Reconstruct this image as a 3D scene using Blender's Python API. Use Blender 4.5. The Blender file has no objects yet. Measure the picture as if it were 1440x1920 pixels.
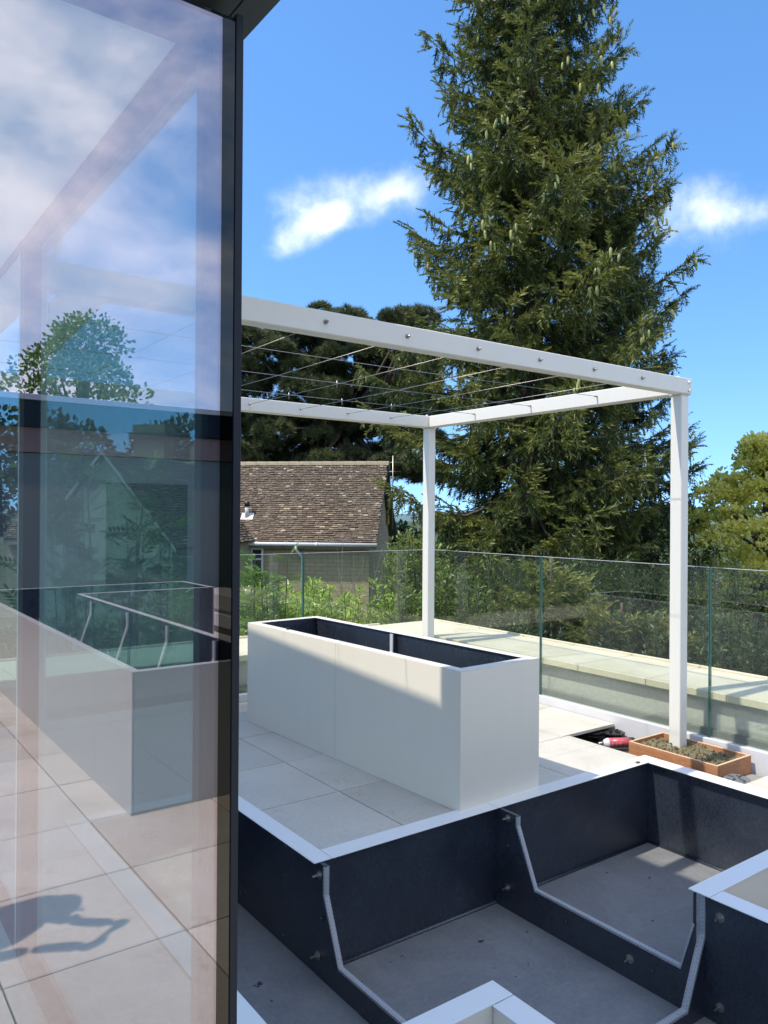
import bpy, bmesh, math, random
import numpy as np
from mathutils import Vector, Matrix
from math import radians as R, pi, sin, cos, tan
random.seed(7); RNG = np.random.default_rng(11)
SC = bpy.context.scene
COL = SC.collection

# ------------------------------------------------------------------ camera
cam_d = bpy.data.cameras.new('camera'); cam = bpy.data.objects.new('camera', cam_d); COL.objects.link(cam)
CR, CU, CF = Vector((0.80632, -0.59145, 0.00637)), Vector((-0.00637, 0.00207, 0.99998)), Vector((0.59145, 0.80634, 0.0021))
M = Matrix(((CR.x, CU.x, -CF.x, 0), (CR.y, CU.y, -CF.y, 0), (CR.z, CU.z, -CF.z, 1.5), (0, 0, 0, 1)))
cam.matrix_world = M
cam_d.sensor_fit = 'HORIZONTAL'; cam_d.sensor_width = 36; cam_d.lens = 36 * 1464.27 / 1440
cam_d.clip_start = 0.03; cam_d.clip_end = 5000
SC.camera = cam
# ------------------------------------------------------------------ light
SUN = Vector((-0.60, 0.12, 1.0)).normalized()
sun_d = bpy.data.lights.new('sun', 'SUN'); sun = bpy.data.objects.new('sun', sun_d); COL.objects.link(sun)
sun_d.energy = 2.2; sun_d.angle = R(0.53); sun_d.color = (1.0, 0.92, 0.79)
sun.rotation_euler = SUN.to_track_quat('Z', 'Y').to_euler(); sun.location = (-6, 1, 12)
SKY_STRENGTH = 0.135
SC.view_settings.view_transform = 'Standard'; SC.view_settings.look = 'None'
SC.view_settings.exposure = 1.13; SC.view_settings.gamma = 1.0; SC.view_settings.use_curve_mapping = False
SC.cycles.use_denoising = True
SC.cycles.max_bounces = 12; SC.cycles.transparent_max_bounces = 24; SC.cycles.glossy_bounces = 5

def world():
    w = bpy.data.worlds.new('World'); SC.world = w; w.use_nodes = True
    nt = w.node_tree; N = nt.nodes; L = nt.links; N.clear()
    out = N.new('ShaderNodeOutputWorld'); bg = N.new('ShaderNodeBackground'); bg.inputs[1].default_value = SKY_STRENGTH
    sky = N.new('ShaderNodeTexSky'); sky.sky_type = 'NISHITA'; sky.sun_disc = False
    sky.sun_elevation = math.asin(SUN.z); sky.sun_rotation = math.atan2(SUN.x, SUN.y)
    sky.altitude = 150; sky.air_density = 1.0; sky.dust_density = 0.4; sky.ozone_density = 2.2
    hs = N.new('ShaderNodeHueSaturation'); hs.inputs['Saturation'].default_value = 1.22; hs.inputs['Value'].default_value = 1.08; hs.inputs['Hue'].default_value = 0.5
    L.new(sky.outputs[0], hs.inputs['Color'])
    tc = N.new('ShaderNodeTexCoord'); dirv = tc.outputs['Generated']
    # clear summer air: the pale band hugs the horizon, so the sky is looked up a little higher
    lift = N.new('ShaderNodeVectorMath'); lift.operation = 'ADD'; lift.inputs[1].default_value = (0, 0, .17); L.new(dirv, lift.inputs[0])
    ln = N.new('ShaderNodeVectorMath'); ln.operation = 'NORMALIZE'; L.new(lift.outputs[0], ln.inputs[0]); L.new(ln.outputs[0], sky.inputs['Vector'])
    def math_(op, a, b=None, c=None, clamp=False):
        n = N.new('ShaderNodeMath'); n.operation = op; n.use_clamp = clamp
        for i, v in enumerate((a, b, c)):
            if v is None: continue
            if isinstance(v, (int, float)): n.inputs[i].default_value = v
            else: L.new(v, n.inputs[i])
        return n.outputs[0]
    def dot(v):
        n = N.new('ShaderNodeVectorMath'); n.operation = 'DOT_PRODUCT'; L.new(dirv, n.inputs[0]); n.inputs[1].default_value = v; return n.outputs['Value']
    # a fixed frame in the sky towards the north east (world directions, not the lens)
    r, u, f = dot((0.806, -0.591, 0)), dot((0, 0, 1)), dot((0.591, 0.806, 0))
    fp = math_('MAXIMUM', f, 0.02)
    U = math_('DIVIDE', r, fp); V = math_('DIVIDE', u, fp)
    ns = N.new('ShaderNodeTexNoise'); ns.inputs['Scale'].default_value = 7.5; ns.inputs['Detail'].default_value = 8; ns.inputs['Roughness'].default_value = 0.6
    ns.inputs['Distortion'].default_value = 0.0
    L.new(dirv, ns.inputs['Vector'])
    n1 = ns.outputs['Fac']
    def blob(u0, v0, ru, rv, tilt, amt):
        du = math_('SUBTRACT', U, u0); dv = math_('SUBTRACT', V, v0)
        c, s = cos(tilt), sin(tilt)
        a = math_('ADD', math_('MULTIPLY', du, c / ru), math_('MULTIPLY', dv, s / ru))
        b = math_('ADD', math_('MULTIPLY', du, -s / rv), math_('MULTIPLY', dv, c / rv))
        d = math_('SQRT', math_('ADD', math_('MULTIPLY', a, a), math_('MULTIPLY', b, b)))
        k = math_('ADD', math_('SUBTRACT', 1.0, d), math_('MULTIPLY', math_('SUBTRACT', n1, 0.5), 3.4))
        sm = N.new('ShaderNodeMapRange'); sm.interpolation_type = 'SMOOTHERSTEP'; sm.inputs['From Min'].default_value = -0.3; sm.inputs['From Max'].default_value = 1.5; L.new(k, sm.inputs['Value'])
        k = math_('MULTIPLY', sm.outputs[0], amt)
        return math_('MULTIPLY', k, math_('GREATER_THAN', f, 0.03))
    m = blob(0.012, 0.412, 0.105, 0.040, 0.12, 0.62)
    m = math_('MAXIMUM', m, blob(-0.07, 0.38, 0.065, 0.026, 0.55, 0.7))
    m = math_('MAXIMUM', m, blob(0.45, 0.390, 0.115, 0.050, 0.05, 0.62))
        # broken cumulus in the half of the sky behind the house front, seen as reflections in the glazing
    mp = N.new('ShaderNodeMapping'); mp.inputs['Scale'].default_value = (1, 1, 1.8); L.new(dirv, mp.inputs[0])
    n2 = N.new('ShaderNodeTexNoise'); n2.inputs['Scale'].default_value = 3.2; n2.inputs['Detail'].default_value = 7; n2.inputs['Roughness'].default_value = 0.55
    n2.inputs['Distortion'].default_value = 0.3
    L.new(mp.outputs[0], n2.inputs['Vector'])
    k2 = N.new('ShaderNodeMapRange'); k2.interpolation_type = 'SMOOTHSTEP'; k2.inputs['From Min'].default_value = 0.30; k2.inputs['From Max'].default_value = 0.78
    L.new(n2.outputs['Fac'], k2.inputs['Value'])
    back = N.new('ShaderNodeMapRange'); back.inputs['From Min'].default_value = 0.05; back.inputs['From Max'].default_value = -0.25
    L.new(dot((0.2, 0.98, -0.20)), back.inputs['Value'])
    m2 = math_('MULTIPLY', math_('MULTIPLY', k2.outputs[0], back.outputs[0]), 0.88)
    m2 = math_('MULTIPLY', m2, math_('GREATER_THAN', u, 0.0))
    m = math_('MAXIMUM', m, m2, clamp=True)
    mix = N.new('ShaderNodeMix'); mix.data_type = 'RGBA'
    L.new(m, mix.inputs['Factor']); L.new(hs.outputs[0], mix.inputs['A']); mix.inputs['B'].default_value = (7.4, 7.2, 7.2, 1)
    L.new(mix.outputs['Result'], bg.inputs[0]); L.new(bg.outputs[0], out.inputs[0])
world()

# ------------------------------------------------------------------ materials
def srgb(r, g, b): return tuple(((c / 255) / 12.92 if c / 255 <= .04045 else ((c / 255 + .055) / 1.055) ** 2.4) for c in (r, g, b))
class MatB:
    def __init__(s, name):
        s.m = bpy.data.materials.new(name); s.m.use_nodes = True; s.nt = s.m.node_tree; s.N = s.nt.nodes; s.L = s.nt.links
        s.b = s.N['Principled BSDF']; s.out = s.N['Material Output']; s.tc = None
    def coord(s, kind='Object', scale=None):
        t = s.N.new('ShaderNodeTexCoord')
        if scale is None: return t.outputs[kind]
        mp = s.N.new('ShaderNodeMapping'); mp.inputs['Scale'].default_value = scale; s.L.new(t.outputs[kind], mp.inputs[0]); return mp.outputs[0]
    def geo(s, scale=None):
        t = s.N.new('ShaderNodeNewGeometry')
        if scale is None: return t.outputs['Position']
        mp = s.N.new('ShaderNodeMapping'); mp.inputs['Scale'].default_value = scale; s.L.new(t.outputs['Position'], mp.inputs[0]); return mp.outputs[0]
    def noise(s, vec, scale, detail=4, rough=.55, dist=0):
        n = s.N.new('ShaderNodeTexNoise'); n.inputs['Scale'].default_value = scale; n.inputs['Detail'].default_value = detail
        n.inputs['Roughness'].default_value = rough; n.inputs['Distortion'].default_value = dist; s.L.new(vec, n.inputs['Vector']); return n.outputs['Fac']
    def ramp(s, fac, stops):
        r = s.N.new('ShaderNodeValToRGB'); e = r.color_ramp.elements
        while len(e) < len(stops): e.new(0.5)
        for el, (p, c) in zip(e, stops): el.position = p; el.color = (*c, 1) if len(c) == 3 else c
        s.L.new(fac, r.inputs[0]); return r.outputs[0]
    def mix(s, fac, a, b, mode='MIX'):
        m = s.N.new('ShaderNodeMix'); m.data_type = 'RGBA'; m.blend_type = mode
        for k, v in (('Factor', fac), ('A', a), ('B', b)):
            if isinstance(v, (tuple, float, int)): m.inputs[k].default_value = ((*v, 1) if isinstance(v, tuple) and len(v) == 3 else v)
            else: s.L.new(v, m.inputs[k])
        return m.outputs['Result']
    def attr(s, name):
        a = s.N.new('ShaderNodeAttribute'); a.attribute_name = name; return a
    def rand(s):
        return s.N.new('ShaderNodeObjectInfo').outputs['Random']
    def bump(s, h, strength=.3, dist=.01):
        b = s.N.new('ShaderNodeBump'); b.inputs['Strength'].default_value = strength; b.inputs['Distance'].default_value = dist
        s.L.new(h, b.inputs['Height']); s.L.new(b.outputs[0], s.b.inputs['Normal'])
    def set(s, col=None, rough=None, metal=None, **k):
        def put(n, v):
            if isinstance(v, tuple): s.b.inputs[n].default_value = (*v, 1)[:4]
            elif isinstance(v, (int, float)): s.b.inputs[n].default_value = v
            else: s.L.new(v, s.b.inputs[n])
        if col is not None: put('Base Color', col)
        if rough is not None: put('Roughness', rough)
        if metal is not None: put('Metallic', metal)
        for n, v in k.items(): put(n.replace('_', ' '), v)
        return s.m
def painted(name, col, rough=.4, var=.05, scale=3, spec=.5, dirt=None):
    b = MatB(name); v = b.geo()
    n = b.noise(v, scale, 6, .6)
    c = b.mix(n, tuple(x * (1 - var) for x in col), tuple(min(1, x * (1 + var)) for x in col))
    if dirt:
        sp = b.noise(v, 38, 5, .7); c = b.mix(b.ramp(sp, [(.66, (0, 0, 0)), (.74, (.6, .6, .6))]), c, dirt)
    stk = b.noise(b.geo((9, 9, .7)), 1.6, 5, .6); c = b.mix(1.0, c, b.ramp(stk, [(.30, (.985, .983, .975)), (.60, (1, 1, 1))]), 'MULTIPLY')
    fine = b.noise(v, 140, 2); b.bump(fine, .04, .002)
    return b.set(c, rough, Specular_IOR_Level=spec)
MT = {}
MT['white'] = painted('white_powder_coat', (.74, .72, .65), .42, .03, 2.5, dirt=(.55, .52, .45))
MT['cream'] = painted('cream_cladding', (.80, .74, .62), .38, .03, 1.3)
MT['rim'] = painted('rim_paint', (.80, .80, .78), .33, .03, 2, dirt=(.45, .42, .38))
MT['prim'] = painted('planter_rim_paint', (.80, .77, .69), .38, .03, 2)
MT['dark'] = painted('anthracite_metal', (.010, .013, .020), .45, .12, 5, spec=.3)
MT['soffit'] = painted('soffit_panel', (.035, .045, .05), .5, .1, 4)
MT['render'] = painted('pale_render', (.55, .55, .52), .8, .05, 2)
MT['alu'] = painted('satin_aluminium', (.62, .63, .65), .38, .05, 6, spec=.6)
MT['ceiling'] = painted('ceiling_paint', (.86, .86, .85), .8, .03, 2)
MT['upvc'] = painted('white_plastic', (.78, .79, .8), .35, .03, 8)
MT['black'] = painted('black_plastic', (.018, .018, .02), .42, .2, 20)
MT['greyplastic'] = painted('grey_plastic', (.16, .17, .18), .5, .25, 30, dirt=(.4, .38, .33))
MT['lead'] = painted('lead_grey', (.12, .12, .12), .6, .2, 12)
MT['window'] = painted('dark_window_glass', (.02, .03, .035), .08, .1, 2)
MT['base'] = painted('grey_base_strip', (.20, .21, .20), .7, .1, 9)

def tile_mat():
    b = MatB('porcelain_tile'); v = b.geo(); r = b.rand()
    n = b.noise(v, 3.1, 8, .62, .4); n2 = b.noise(v, 42, 5, .7); n3 = b.noise(v, .55, 4, .6)
    c = b.ramp(n, [(.25, (.46, .415, .335)), (.5, (.56, .515, .43)), (.8, (.64, .595, .505))])
    c = b.mix(b.ramp(n2, [(.3, (.75, .75, .75)), (.6, (1, 1, 1))]), (0, 0, 0), c, 'MIX') if False else b.mix(.35, c, b.ramp(n2, [(.3, (.42, .39, .33)), (.65, (.64, .61, .54))]))
    st = b.ramp(b.noise(v, 5.5, 9, .72, 1.2), [(.57, (0, 0, 0)), (.70, (.5, .5, .5))])
    c = b.mix(st, c, (.36, .29, .20))
    st2 = b.ramp(b.noise(v, 21, 3, .8, .3), [(.70, (0, 0, 0)), (.74, (.7, .7, .7))])
    c = b.mix(st2, c, (.25, .21, .16))
    k = b.N.new('ShaderNodeMapRange'); k.inputs['To Min'].default_value = .84; k.inputs['To Max'].default_value = 1.06; b.L.new(r, k.inputs[0])
    c = b.mix(1.0, c, k.outputs[0], 'MULTIPLY')
    dust = b.ramp(n3, [(.42, (0, 0, 0)), (.62, (.3, .3, .3))])
    c = b.mix(dust, c, (.66, .63, .56))
    b.bump(n2, .10, .003)
    return b.set(c, b.ramp(n, [(.3, (.42,) * 3), (.7, (.62,) * 3)]))
MT['tile'] = tile_mat()
def stone_mat(name, a, bb, c3, scale=6, rough=.8, bstr=.25):
    b = MatB(name); v = b.geo(); n = b.noise(v, scale, 8, .65, .3); n2 = b.noise(v, scale * 14, 5, .7)
    c = b.ramp(n, [(.3, a), (.55, bb), (.75, c3)])
    c = b.mix(.25, c, b.ramp(n2, [(.35, a), (.65, c3)]))
    b.bump(n2, bstr, .006); return b.set(c, rough)
MT['coping'] = stone_mat('coping_stone', (.56, .49, .34), (.68, .61, .46), (.74, .68, .54), 2.2)
MT['rough'] = stone_mat('roughcast_render', (.40, .41, .36), (.50, .50, .45), (.56, .56, .51), 30, .9, .8)
MT['soil'] = stone_mat('sandy_soil', (.10, .08, .04), (.20, .165, .09), (.36, .31, .19), 28, .95, .9)
MT['ground'] = stone_mat('garden_soil', (.03, .05, .015), (.05, .075, .02), (.08, .10, .03), 1.2, .95)
MT['subfloor'] = stone_mat('dusty_membrane', (.035, .035, .035), (.07, .068, .06), (.16, .15, .13), 8, .8)
MT['stonewall'] = stone_mat('cotswold_stone', (.20, .17, .11), (.28, .24, .16), (.34, .30, .21), 5, .9)
MT['stonelight'] = stone_mat('rendered_gable', (.36, .36, .26), (.42, .42, .31), (.46, .46, .35), 2, .9)
def tankfloor():
    b = MatB('tank_base_board'); v = b.geo(); n = b.noise(v, 2.2, 9, .7, .6); n2 = b.noise(v, 60, 4, .7)
    c = b.ramp(n, [(.3, (.155, .165, .175)), (.55, (.22, .228, .235)), (.8, (.31, .31, .30))])
    sp = b.ramp(b.noise(v, 11, 8, .8, .8), [(.60, (0, 0, 0)), (.69, (.65, .65, .65))])
    c = b.mix(sp, c, (.36, .35, .33)); c = b.mix(.2, c, b.ramp(n2, [(.35, (.05,) * 3), (.65, (.22,) * 3)]))
    dk = b.ramp(b.noise(v, 16, 2, .5), [(.73, (0, 0, 0)), (.75, (1, 1, 1))]); c = b.mix(dk, c, (.02, .02, .02))
    b.bump(n2, .25, .003); return b.set(c, .62)
MT['tankfloor'] = tankfloor()
def frp():
    b = MatB('black_fibreglass'); v = b.geo(); vv = b.geo((1, 1, .55))
    f = b.noise(vv, 90, 4, .75, 1.8); g = b.noise(v, 2.4, 5, .6); h = b.noise(v, 260, 2, .6)
    w = b.N.new('ShaderNodeTexVoronoi'); w.feature = 'DISTANCE_TO_EDGE'; w.inputs['Scale'].default_value = 75; b.L.new(vv, w.inputs['Vector'])
    c = b.ramp(g, [(.35, (.009, .014, .026)), (.65, (.024, .032, .048))])
    c = b.mix(b.ramp(f, [(.42, (0, 0, 0)), (.80, (.22, .22, .22))]), c, (.17, .18, .20))  # paler fibre flecks: sparkle painted into the colour
    hh = b.N.new('ShaderNodeMath'); hh.operation = 'ADD'; b.L.new(f, hh.inputs[0]); b.L.new(h, hh.inputs[1])
    b.bump(hh.outputs[0], .42, .004)
    return b.set(c, b.ramp(g, [(.35, (.17,) * 3), (.7, (.30,) * 3)]), Specular_IOR_Level=1.0)
MT['frp'] = frp()
def bead():
    b = MatB('perforated_bead'); v = b.coord('UV')
    ck = b.N.new('ShaderNodeTexBrick'); ck.inputs['Scale'].default_value = 1; ck.offset = .5
    ck.inputs['Color1'].default_value = (.33, .34, .35, 1); ck.inputs['Color2'].default_value = (.22, .22, .23, 1); ck.inputs['Mortar'].default_value = (.40, .41, .43, 1)
    ck.inputs['Brick Width'].default_value = .016; ck.inputs['Row Height'].default_value = .0125; ck.inputs['Mortar Size'].default_value = .0042
    b.L.new(v, ck.inputs['Vector'])
    return b.set(ck.outputs['Color'], .45, .0)
MT['bead'] = bead()
def metal(name, col, rough): return MatB(name).set(col, rough, 1.0)
MT['steel'] = metal('stainless_steel', (.36, .35, .34), .45)
MT['zinc'] = metal('zinc_plated_steel', (.45, .43, .38), .4)
def ply():
    b = MatB('plywood'); v = b.geo((1, 1, 6)); n = b.noise(v, 9, 6, .6, 1.2); n2 = b.noise(b.geo((2, 2, 30)), 20, 3)
    c = b.ramp(n, [(.3, (.33, .13, .055)), (.6, (.50, .22, .10)), (.8, (.56, .30, .15))]); c = b.mix(.2, c, b.ramp(n2, [(.4, (.28, .12, .05)), (.7, (.6, .34, .18))]))
    return b.set(c, .6)
MT['ply'] = ply()
MT['plyedge'] = painted('plywood_edge', (.62, .44, .27), .7, .2, 60)
def bark(name, a, c2):
    b = MatB(name); v = b.geo((3, 3, .7)); n = b.noise(v, 5, 8, .7, .8)
    c = b.ramp(n, [(.3, a), (.7, c2)]); b.bump(n, .8, .03); return b.set(c, .9)
MT['bark'] = bark('conifer_bark', (.045, .035, .026), (.15, .12, .09))
MT['pinebark'] = bark('pine_bark', (.05, .035, .025), (.20, .15, .11))
MT['stem'] = bark('shrub_stem', (.05, .04, .025), (.16, .12, .08))
def leafmat(name, cols, rough=.5, trans=.25, spec=.4, sheen=None):
    b = MatB(name); a = b.attr('tint'); sep = b.N.new('ShaderNodeSeparateColor'); b.L.new(a.outputs['Color'], sep.inputs[0])
    c = b.ramp(sep.outputs[0], [(i / (len(cols) - 1), c) for i, c in enumerate(cols)])
    b.set(c, rough, Specular_IOR_Level=spec)
    tr = b.N.new('ShaderNodeBsdfTranslucent'); hs = b.N.new('ShaderNodeHueSaturation'); hs.inputs['Value'].default_value = 1.5; b.L.new(c, hs.inputs['Color']); b.L.new(hs.outputs[0], tr.inputs[0])
    mx = b.N.new('ShaderNodeMixShader'); mx.inputs[0].default_value = trans
    b.L.new(b.b.outputs[0], mx.inputs[1]); b.L.new(tr.outputs[0], mx.inputs[2]); b.L.new(mx.outputs[0], b.out.inputs[0]); return b.m
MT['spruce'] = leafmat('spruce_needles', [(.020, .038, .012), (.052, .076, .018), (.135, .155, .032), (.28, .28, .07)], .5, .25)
MT['pine'] = leafmat('pine_needles', [(.025, .040, .018), (.060, .080, .028), (.14, .155, .055)], .5, .2)
MT['lime'] = leafmat('lime_leaves', [(.24, .26, .04), (.58, .56, .11), (.80, .74, .26)], .5, .4)
MT['laurel'] = leafmat('laurel_leaves', [(.07, .14, .02), (.24, .38, .045), (.52, .62, .11)], .3, .38, .6)
MT['shrub'] = leafmat('shrub_leaves', [(.04, .08, .015), (.12, .18, .035), (.25, .32, .07)], .4, .3, .5)
MT['ash'] = leafmat('ash_leaves', [(.05, .10, .015), (.10, .19, .03), (.17, .27, .05)], .4, .35, .5)
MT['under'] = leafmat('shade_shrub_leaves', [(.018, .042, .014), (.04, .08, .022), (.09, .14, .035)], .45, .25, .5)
MT['cone'] = painted('young_spruce_cone', (.34, .36, .12), .6, .2, 20)

def glass(name, tr_col, gl_col, fac, rough=0.0, fres=None):
    b = MatB(name); b.N.remove(b.b)
    t = b.N.new('ShaderNodeBsdfTransparent'); t.inputs[0].default_value = (*tr_col, 1)
    g = b.N.new('ShaderNodeBsdfGlossy'); g.inputs[0].default_value = (*gl_col, 1); g.inputs['Roughness'].default_value = rough
    mx = b.N.new('ShaderNodeMixShader')
    if fres:
        f = b.N.new('ShaderNodeLayerWeight'); f.inputs[0].default_value = .5
        pw = b.N.new('ShaderNodeMath'); pw.operation = 'POWER'; b.L.new(f.outputs['Facing'], pw.inputs[0]); pw.inputs[1].default_value = 5
        m = b.N.new('ShaderNodeMath'); m.operation = 'MULTIPLY_ADD'; b.L.new(pw.outputs[0], m.inputs[0]); m.inputs[1].default_value = .9; m.inputs[2].default_value = fac; m.use_clamp = True
        b.L.new(m.outputs[0], mx.inputs[0])
    else: mx.inputs[0].default_value = fac
    b.L.new(t.outputs[0], mx.inputs[1]); b.L.new(g.outputs[0], mx.inputs[2]); b.L.new(mx.outputs[0], b.out.inputs[0]); return b.m
MT['coated'] = glass('coated_solar_glass', (.64, .82, .84), (1.0, .83, .86), .35)
MT['inner'] = glass('inner_glass', (.80, .90, .89), (.95, .95, .95), .05, fres=1)
MT['bal'] = glass('balustrade_glass', (.945, .972, .95), (1, 1, 1), .045, fres=1)
b_ = MatB('glass_edge'); MT['edge'] = b_.set((.06, .16, .15), .12, Specular_IOR_Level=.8)

# ------------------------------------------------------------------ mesh helpers
def link(name, me, mat, parent=None, loc=(0, 0, 0), rot=None):
    o = bpy.data.objects.new(name, me); COL.objects.link(o)
    if mat is not None and len(me.materials) == 0: me.materials.append(mat)
    o.location = loc
    if rot: o.rotation_euler = rot
    if parent: o.parent = parent
    return o
def wp(parent):  # world location of an unrotated chain of parents
    v = Vector((0, 0, 0))
    while parent: v += parent.location; parent = parent.parent
    return v
def thing(name, label, cat, loc=(0, 0, 0), rz=0, group=None):
    o = bpy.data.objects.new(name, None); COL.objects.link(o); o.location = loc; o.rotation_euler = (0, 0, rz); o.empty_display_size = .1
    o['label'] = label; o['category'] = cat
    if group: o['group'] = group
    return o
def tag(o, label=None, cat=None, group=None, kind=None):
    if label: o['label'] = label
    if cat: o['category'] = cat
    if group: o['group'] = group
    if kind: o['kind'] = kind
    return o
def finish(name, bm, mat, parent=None, local=False, smooth=False):
    """world (or parent-local) coordinates in bm -> object with its origin at the piece's centre"""
    vs = [v.co for v in bm.verts]
    c = sum(vs, Vector()) / len(vs)
    for v in bm.verts: v.co -= c
    bmesh.ops.recalc_face_normals(bm, faces=bm.faces[:])
    me = bpy.data.meshes.new(name); bm.to_mesh(me); bm.free()
    if smooth:
        for p in me.polygons: p.use_smooth = True
    return link(name, me, mat, parent, c if (local or not parent) else c - wp(parent))
def bbox(bm, x0, x1, y0, y1, z0, z1):
    v = [bm.verts.new(p) for p in ((x0, y0, z0), (x1, y0, z0), (x1, y1, z0), (x0, y1, z0), (x0, y0, z1), (x1, y0, z1), (x1, y1, z1), (x0, y1, z1))]
    for f in ((3, 2, 1, 0), (4, 5, 6, 7), (0, 1, 5, 4), (1, 2, 6, 5), (2, 3, 7, 6), (3, 0, 4, 7)): bm.faces.new([v[i] for i in f])
    return v
def box(name, x0, x1, y0, y1, z0, z1, mat, parent=None, bev=.0015, local=False):
    bm = bmesh.new(); bbox(bm, min(x0, x1), max(x0, x1), min(y0, y1), max(y0, y1), min(z0, z1), max(z0, z1))
    if bev: bmesh.ops.bevel(bm, geom=bm.edges[:], offset=bev, segments=1, affect='EDGES', profile=.5)
    return finish(name, bm, mat, parent, local)
def prism(name, poly, axis, a0, a1, mat, parent=None, bev=0, local=False):
    """poly: 2D points; axis 'x': (y,z), 'y': (x,z), 'z': (x,y)"""
    bm = bmesh.new()
    P = {'x': lambda p, a: (a, p[0], p[1]), 'y': lambda p, a: (p[0], a, p[1]), 'z': lambda p, a: (p[0], p[1], a)}[axis]
    lo = [bm.verts.new(P(p, a0)) for p in poly]; hi = [bm.verts.new(P(p, a1)) for p in poly]
    bm.faces.new(lo[::-1]); bm.faces.new(hi); n = len(poly)
    for i in range(n): bm.faces.new((lo[i], lo[(i + 1) % n], hi[(i + 1) % n], hi[i]))
    if bev: bmesh.ops.bevel(bm, geom=bm.edges[:], offset=bev, segments=1, affect='EDGES')
    return finish(name, bm, mat, parent, local)
def tube_bm(bm, pts, rads, seg=8, cap=True):
    pts = [Vector(p) for p in pts]; rings = []
    if not hasattr(rads, '__len__'): rads = [rads] * len(pts)
    up = Vector((0, 0, 1))
    for i, p in enumerate(pts):
        d = (pts[min(i + 1, len(pts) - 1)] - pts[max(i - 1, 0)]).normalized()
        a = d.cross(up if abs(d.z) < .95 else Vector((1, 0, 0))).normalized(); b = d.cross(a)
        rings.append([bm.verts.new(p + (a * cos(2 * pi * k / seg) + b * sin(2 * pi * k / seg)) * rads[i]) for k in range(seg)])
    for r0, r1 in zip(rings, rings[1:]):
        for k in range(seg): bm.faces.new((r0[k], r0[(k + 1) % seg], r1[(k + 1) % seg], r1[k]))
    if cap: bm.faces.new(rings[0][::-1]); bm.faces.new(rings[-1])
def tube(name, pts, rads, mat, parent=None, seg=8, local=False, smooth=True):
    bm = bmesh.new(); tube_bm(bm, pts, rads, seg); return finish(name, bm, mat, parent, local, smooth)
def copyobj(o, parent, loc, rot=None):
    c = o.copy(); COL.objects.link(c); c.parent = parent; c.location = loc
    if rot is not None: c.rotation_euler = rot
    return c

# ------------------------------------------------------------------ setting: ground, terrace
def ground():
    bm = bmesh.new(); n = 60
    grid = {}
    for i in range(n + 1):
        for j in range(n + 1):
            a = (i / n * 2 - 1); b = (j / n * 2 - 1)
            x = 900 * a * abs(a) ** 1.6; y = 900 * b * abs(b) ** 1.6
            r = math.hypot(x, y); z = -2.3 - .004 * max(0, r - 20) + .12 * sin(x * .31) * cos(y * .27)
            if r < 14: z = -2.3
            grid[i, j] = bm.verts.new((x, y, z))
    for i in range(n):
        for j in range(n): bm.faces.new((grid[i, j], grid[i + 1, j], grid[i + 1, j + 1], grid[i, j + 1]))
    o = finish('ground', bm, MT['ground'], smooth=True); tag(o, kind='structure')
    # far hills
    bm = bmesh.new(); prev = None
    for k in range(121):
        a = R(-40 + k * 1.5); rr = 700
        h = 2 + 26 * (0.5 + .5 * sin(a * 3.1 + 1.0)) * (0.75 + .25 * sin(a * 9.7)) + 3 * sin(a * 31)
        lo = bm.verts.new((rr * .86 * cos(a), rr * .86 * sin(a), -12)); hi = bm.verts.new((rr * cos(a), rr * sin(a), h * .40 - 1)); bk = bm.verts.new((rr * 1.15 * cos(a), rr * 1.15 * sin(a), -12))
        if prev: bm.faces.new((prev[0], lo, hi, prev[1])); bm.faces.new((prev[1], hi, bk, prev[2]))
        prev = (lo, hi, bk)
    o = finish('hills', bm, painted('hazed_woodland', (.10, .16, .17), .9, .25, .02), smooth=True); tag(o, kind='structure')  # distance haze put into the woodland colour as blue
ground()

TX0, TY0, TS = 2.309, 3.54, .605
tank_rects = [(.99, 1.835, 1.7, 3.955), (1.7, 4.20, 1.7, 2.962), (1.675, 2.945, .80, 1.75), (1.075, 1.70, .95, 1.75), (2.9, 4.20, 1.2, 1.75), (.93, 1.80, .86, 1.75)]
hole_rects = [(4.162, 4.70, 2.335, 3.55)]
room_rect = [(-6, .64, 1.28, 6.6)]
def subtract(rects, cut):
    out = []
    cx0, cx1, cy0, cy1 = cut
    for (x0, x1, y0, y1) in rects:
        if cx0 >= x1 - 1e-4 or cx1 <= x0 + 1e-4 or cy0 >= y1 - 1e-4 or cy1 <= y0 + 1e-4: out.append((x0, x1, y0, y1)); continue
        if cy0 > y0: out.append((x0, x1, y0, cy0))
        if cy1 < y1: out.append((x0, x1, cy1, y1))
        yy0, yy1 = max(y0, cy0), min(y1, cy1)
        if cx0 > x0: out.append((x0, cx0, yy0, yy1))
        if cx1 < x1: out.append((cx1, x1, yy0, yy1))
    return [r for r in out if r[1] - r[0] > .012 and r[3] - r[2] > .012]
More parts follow.
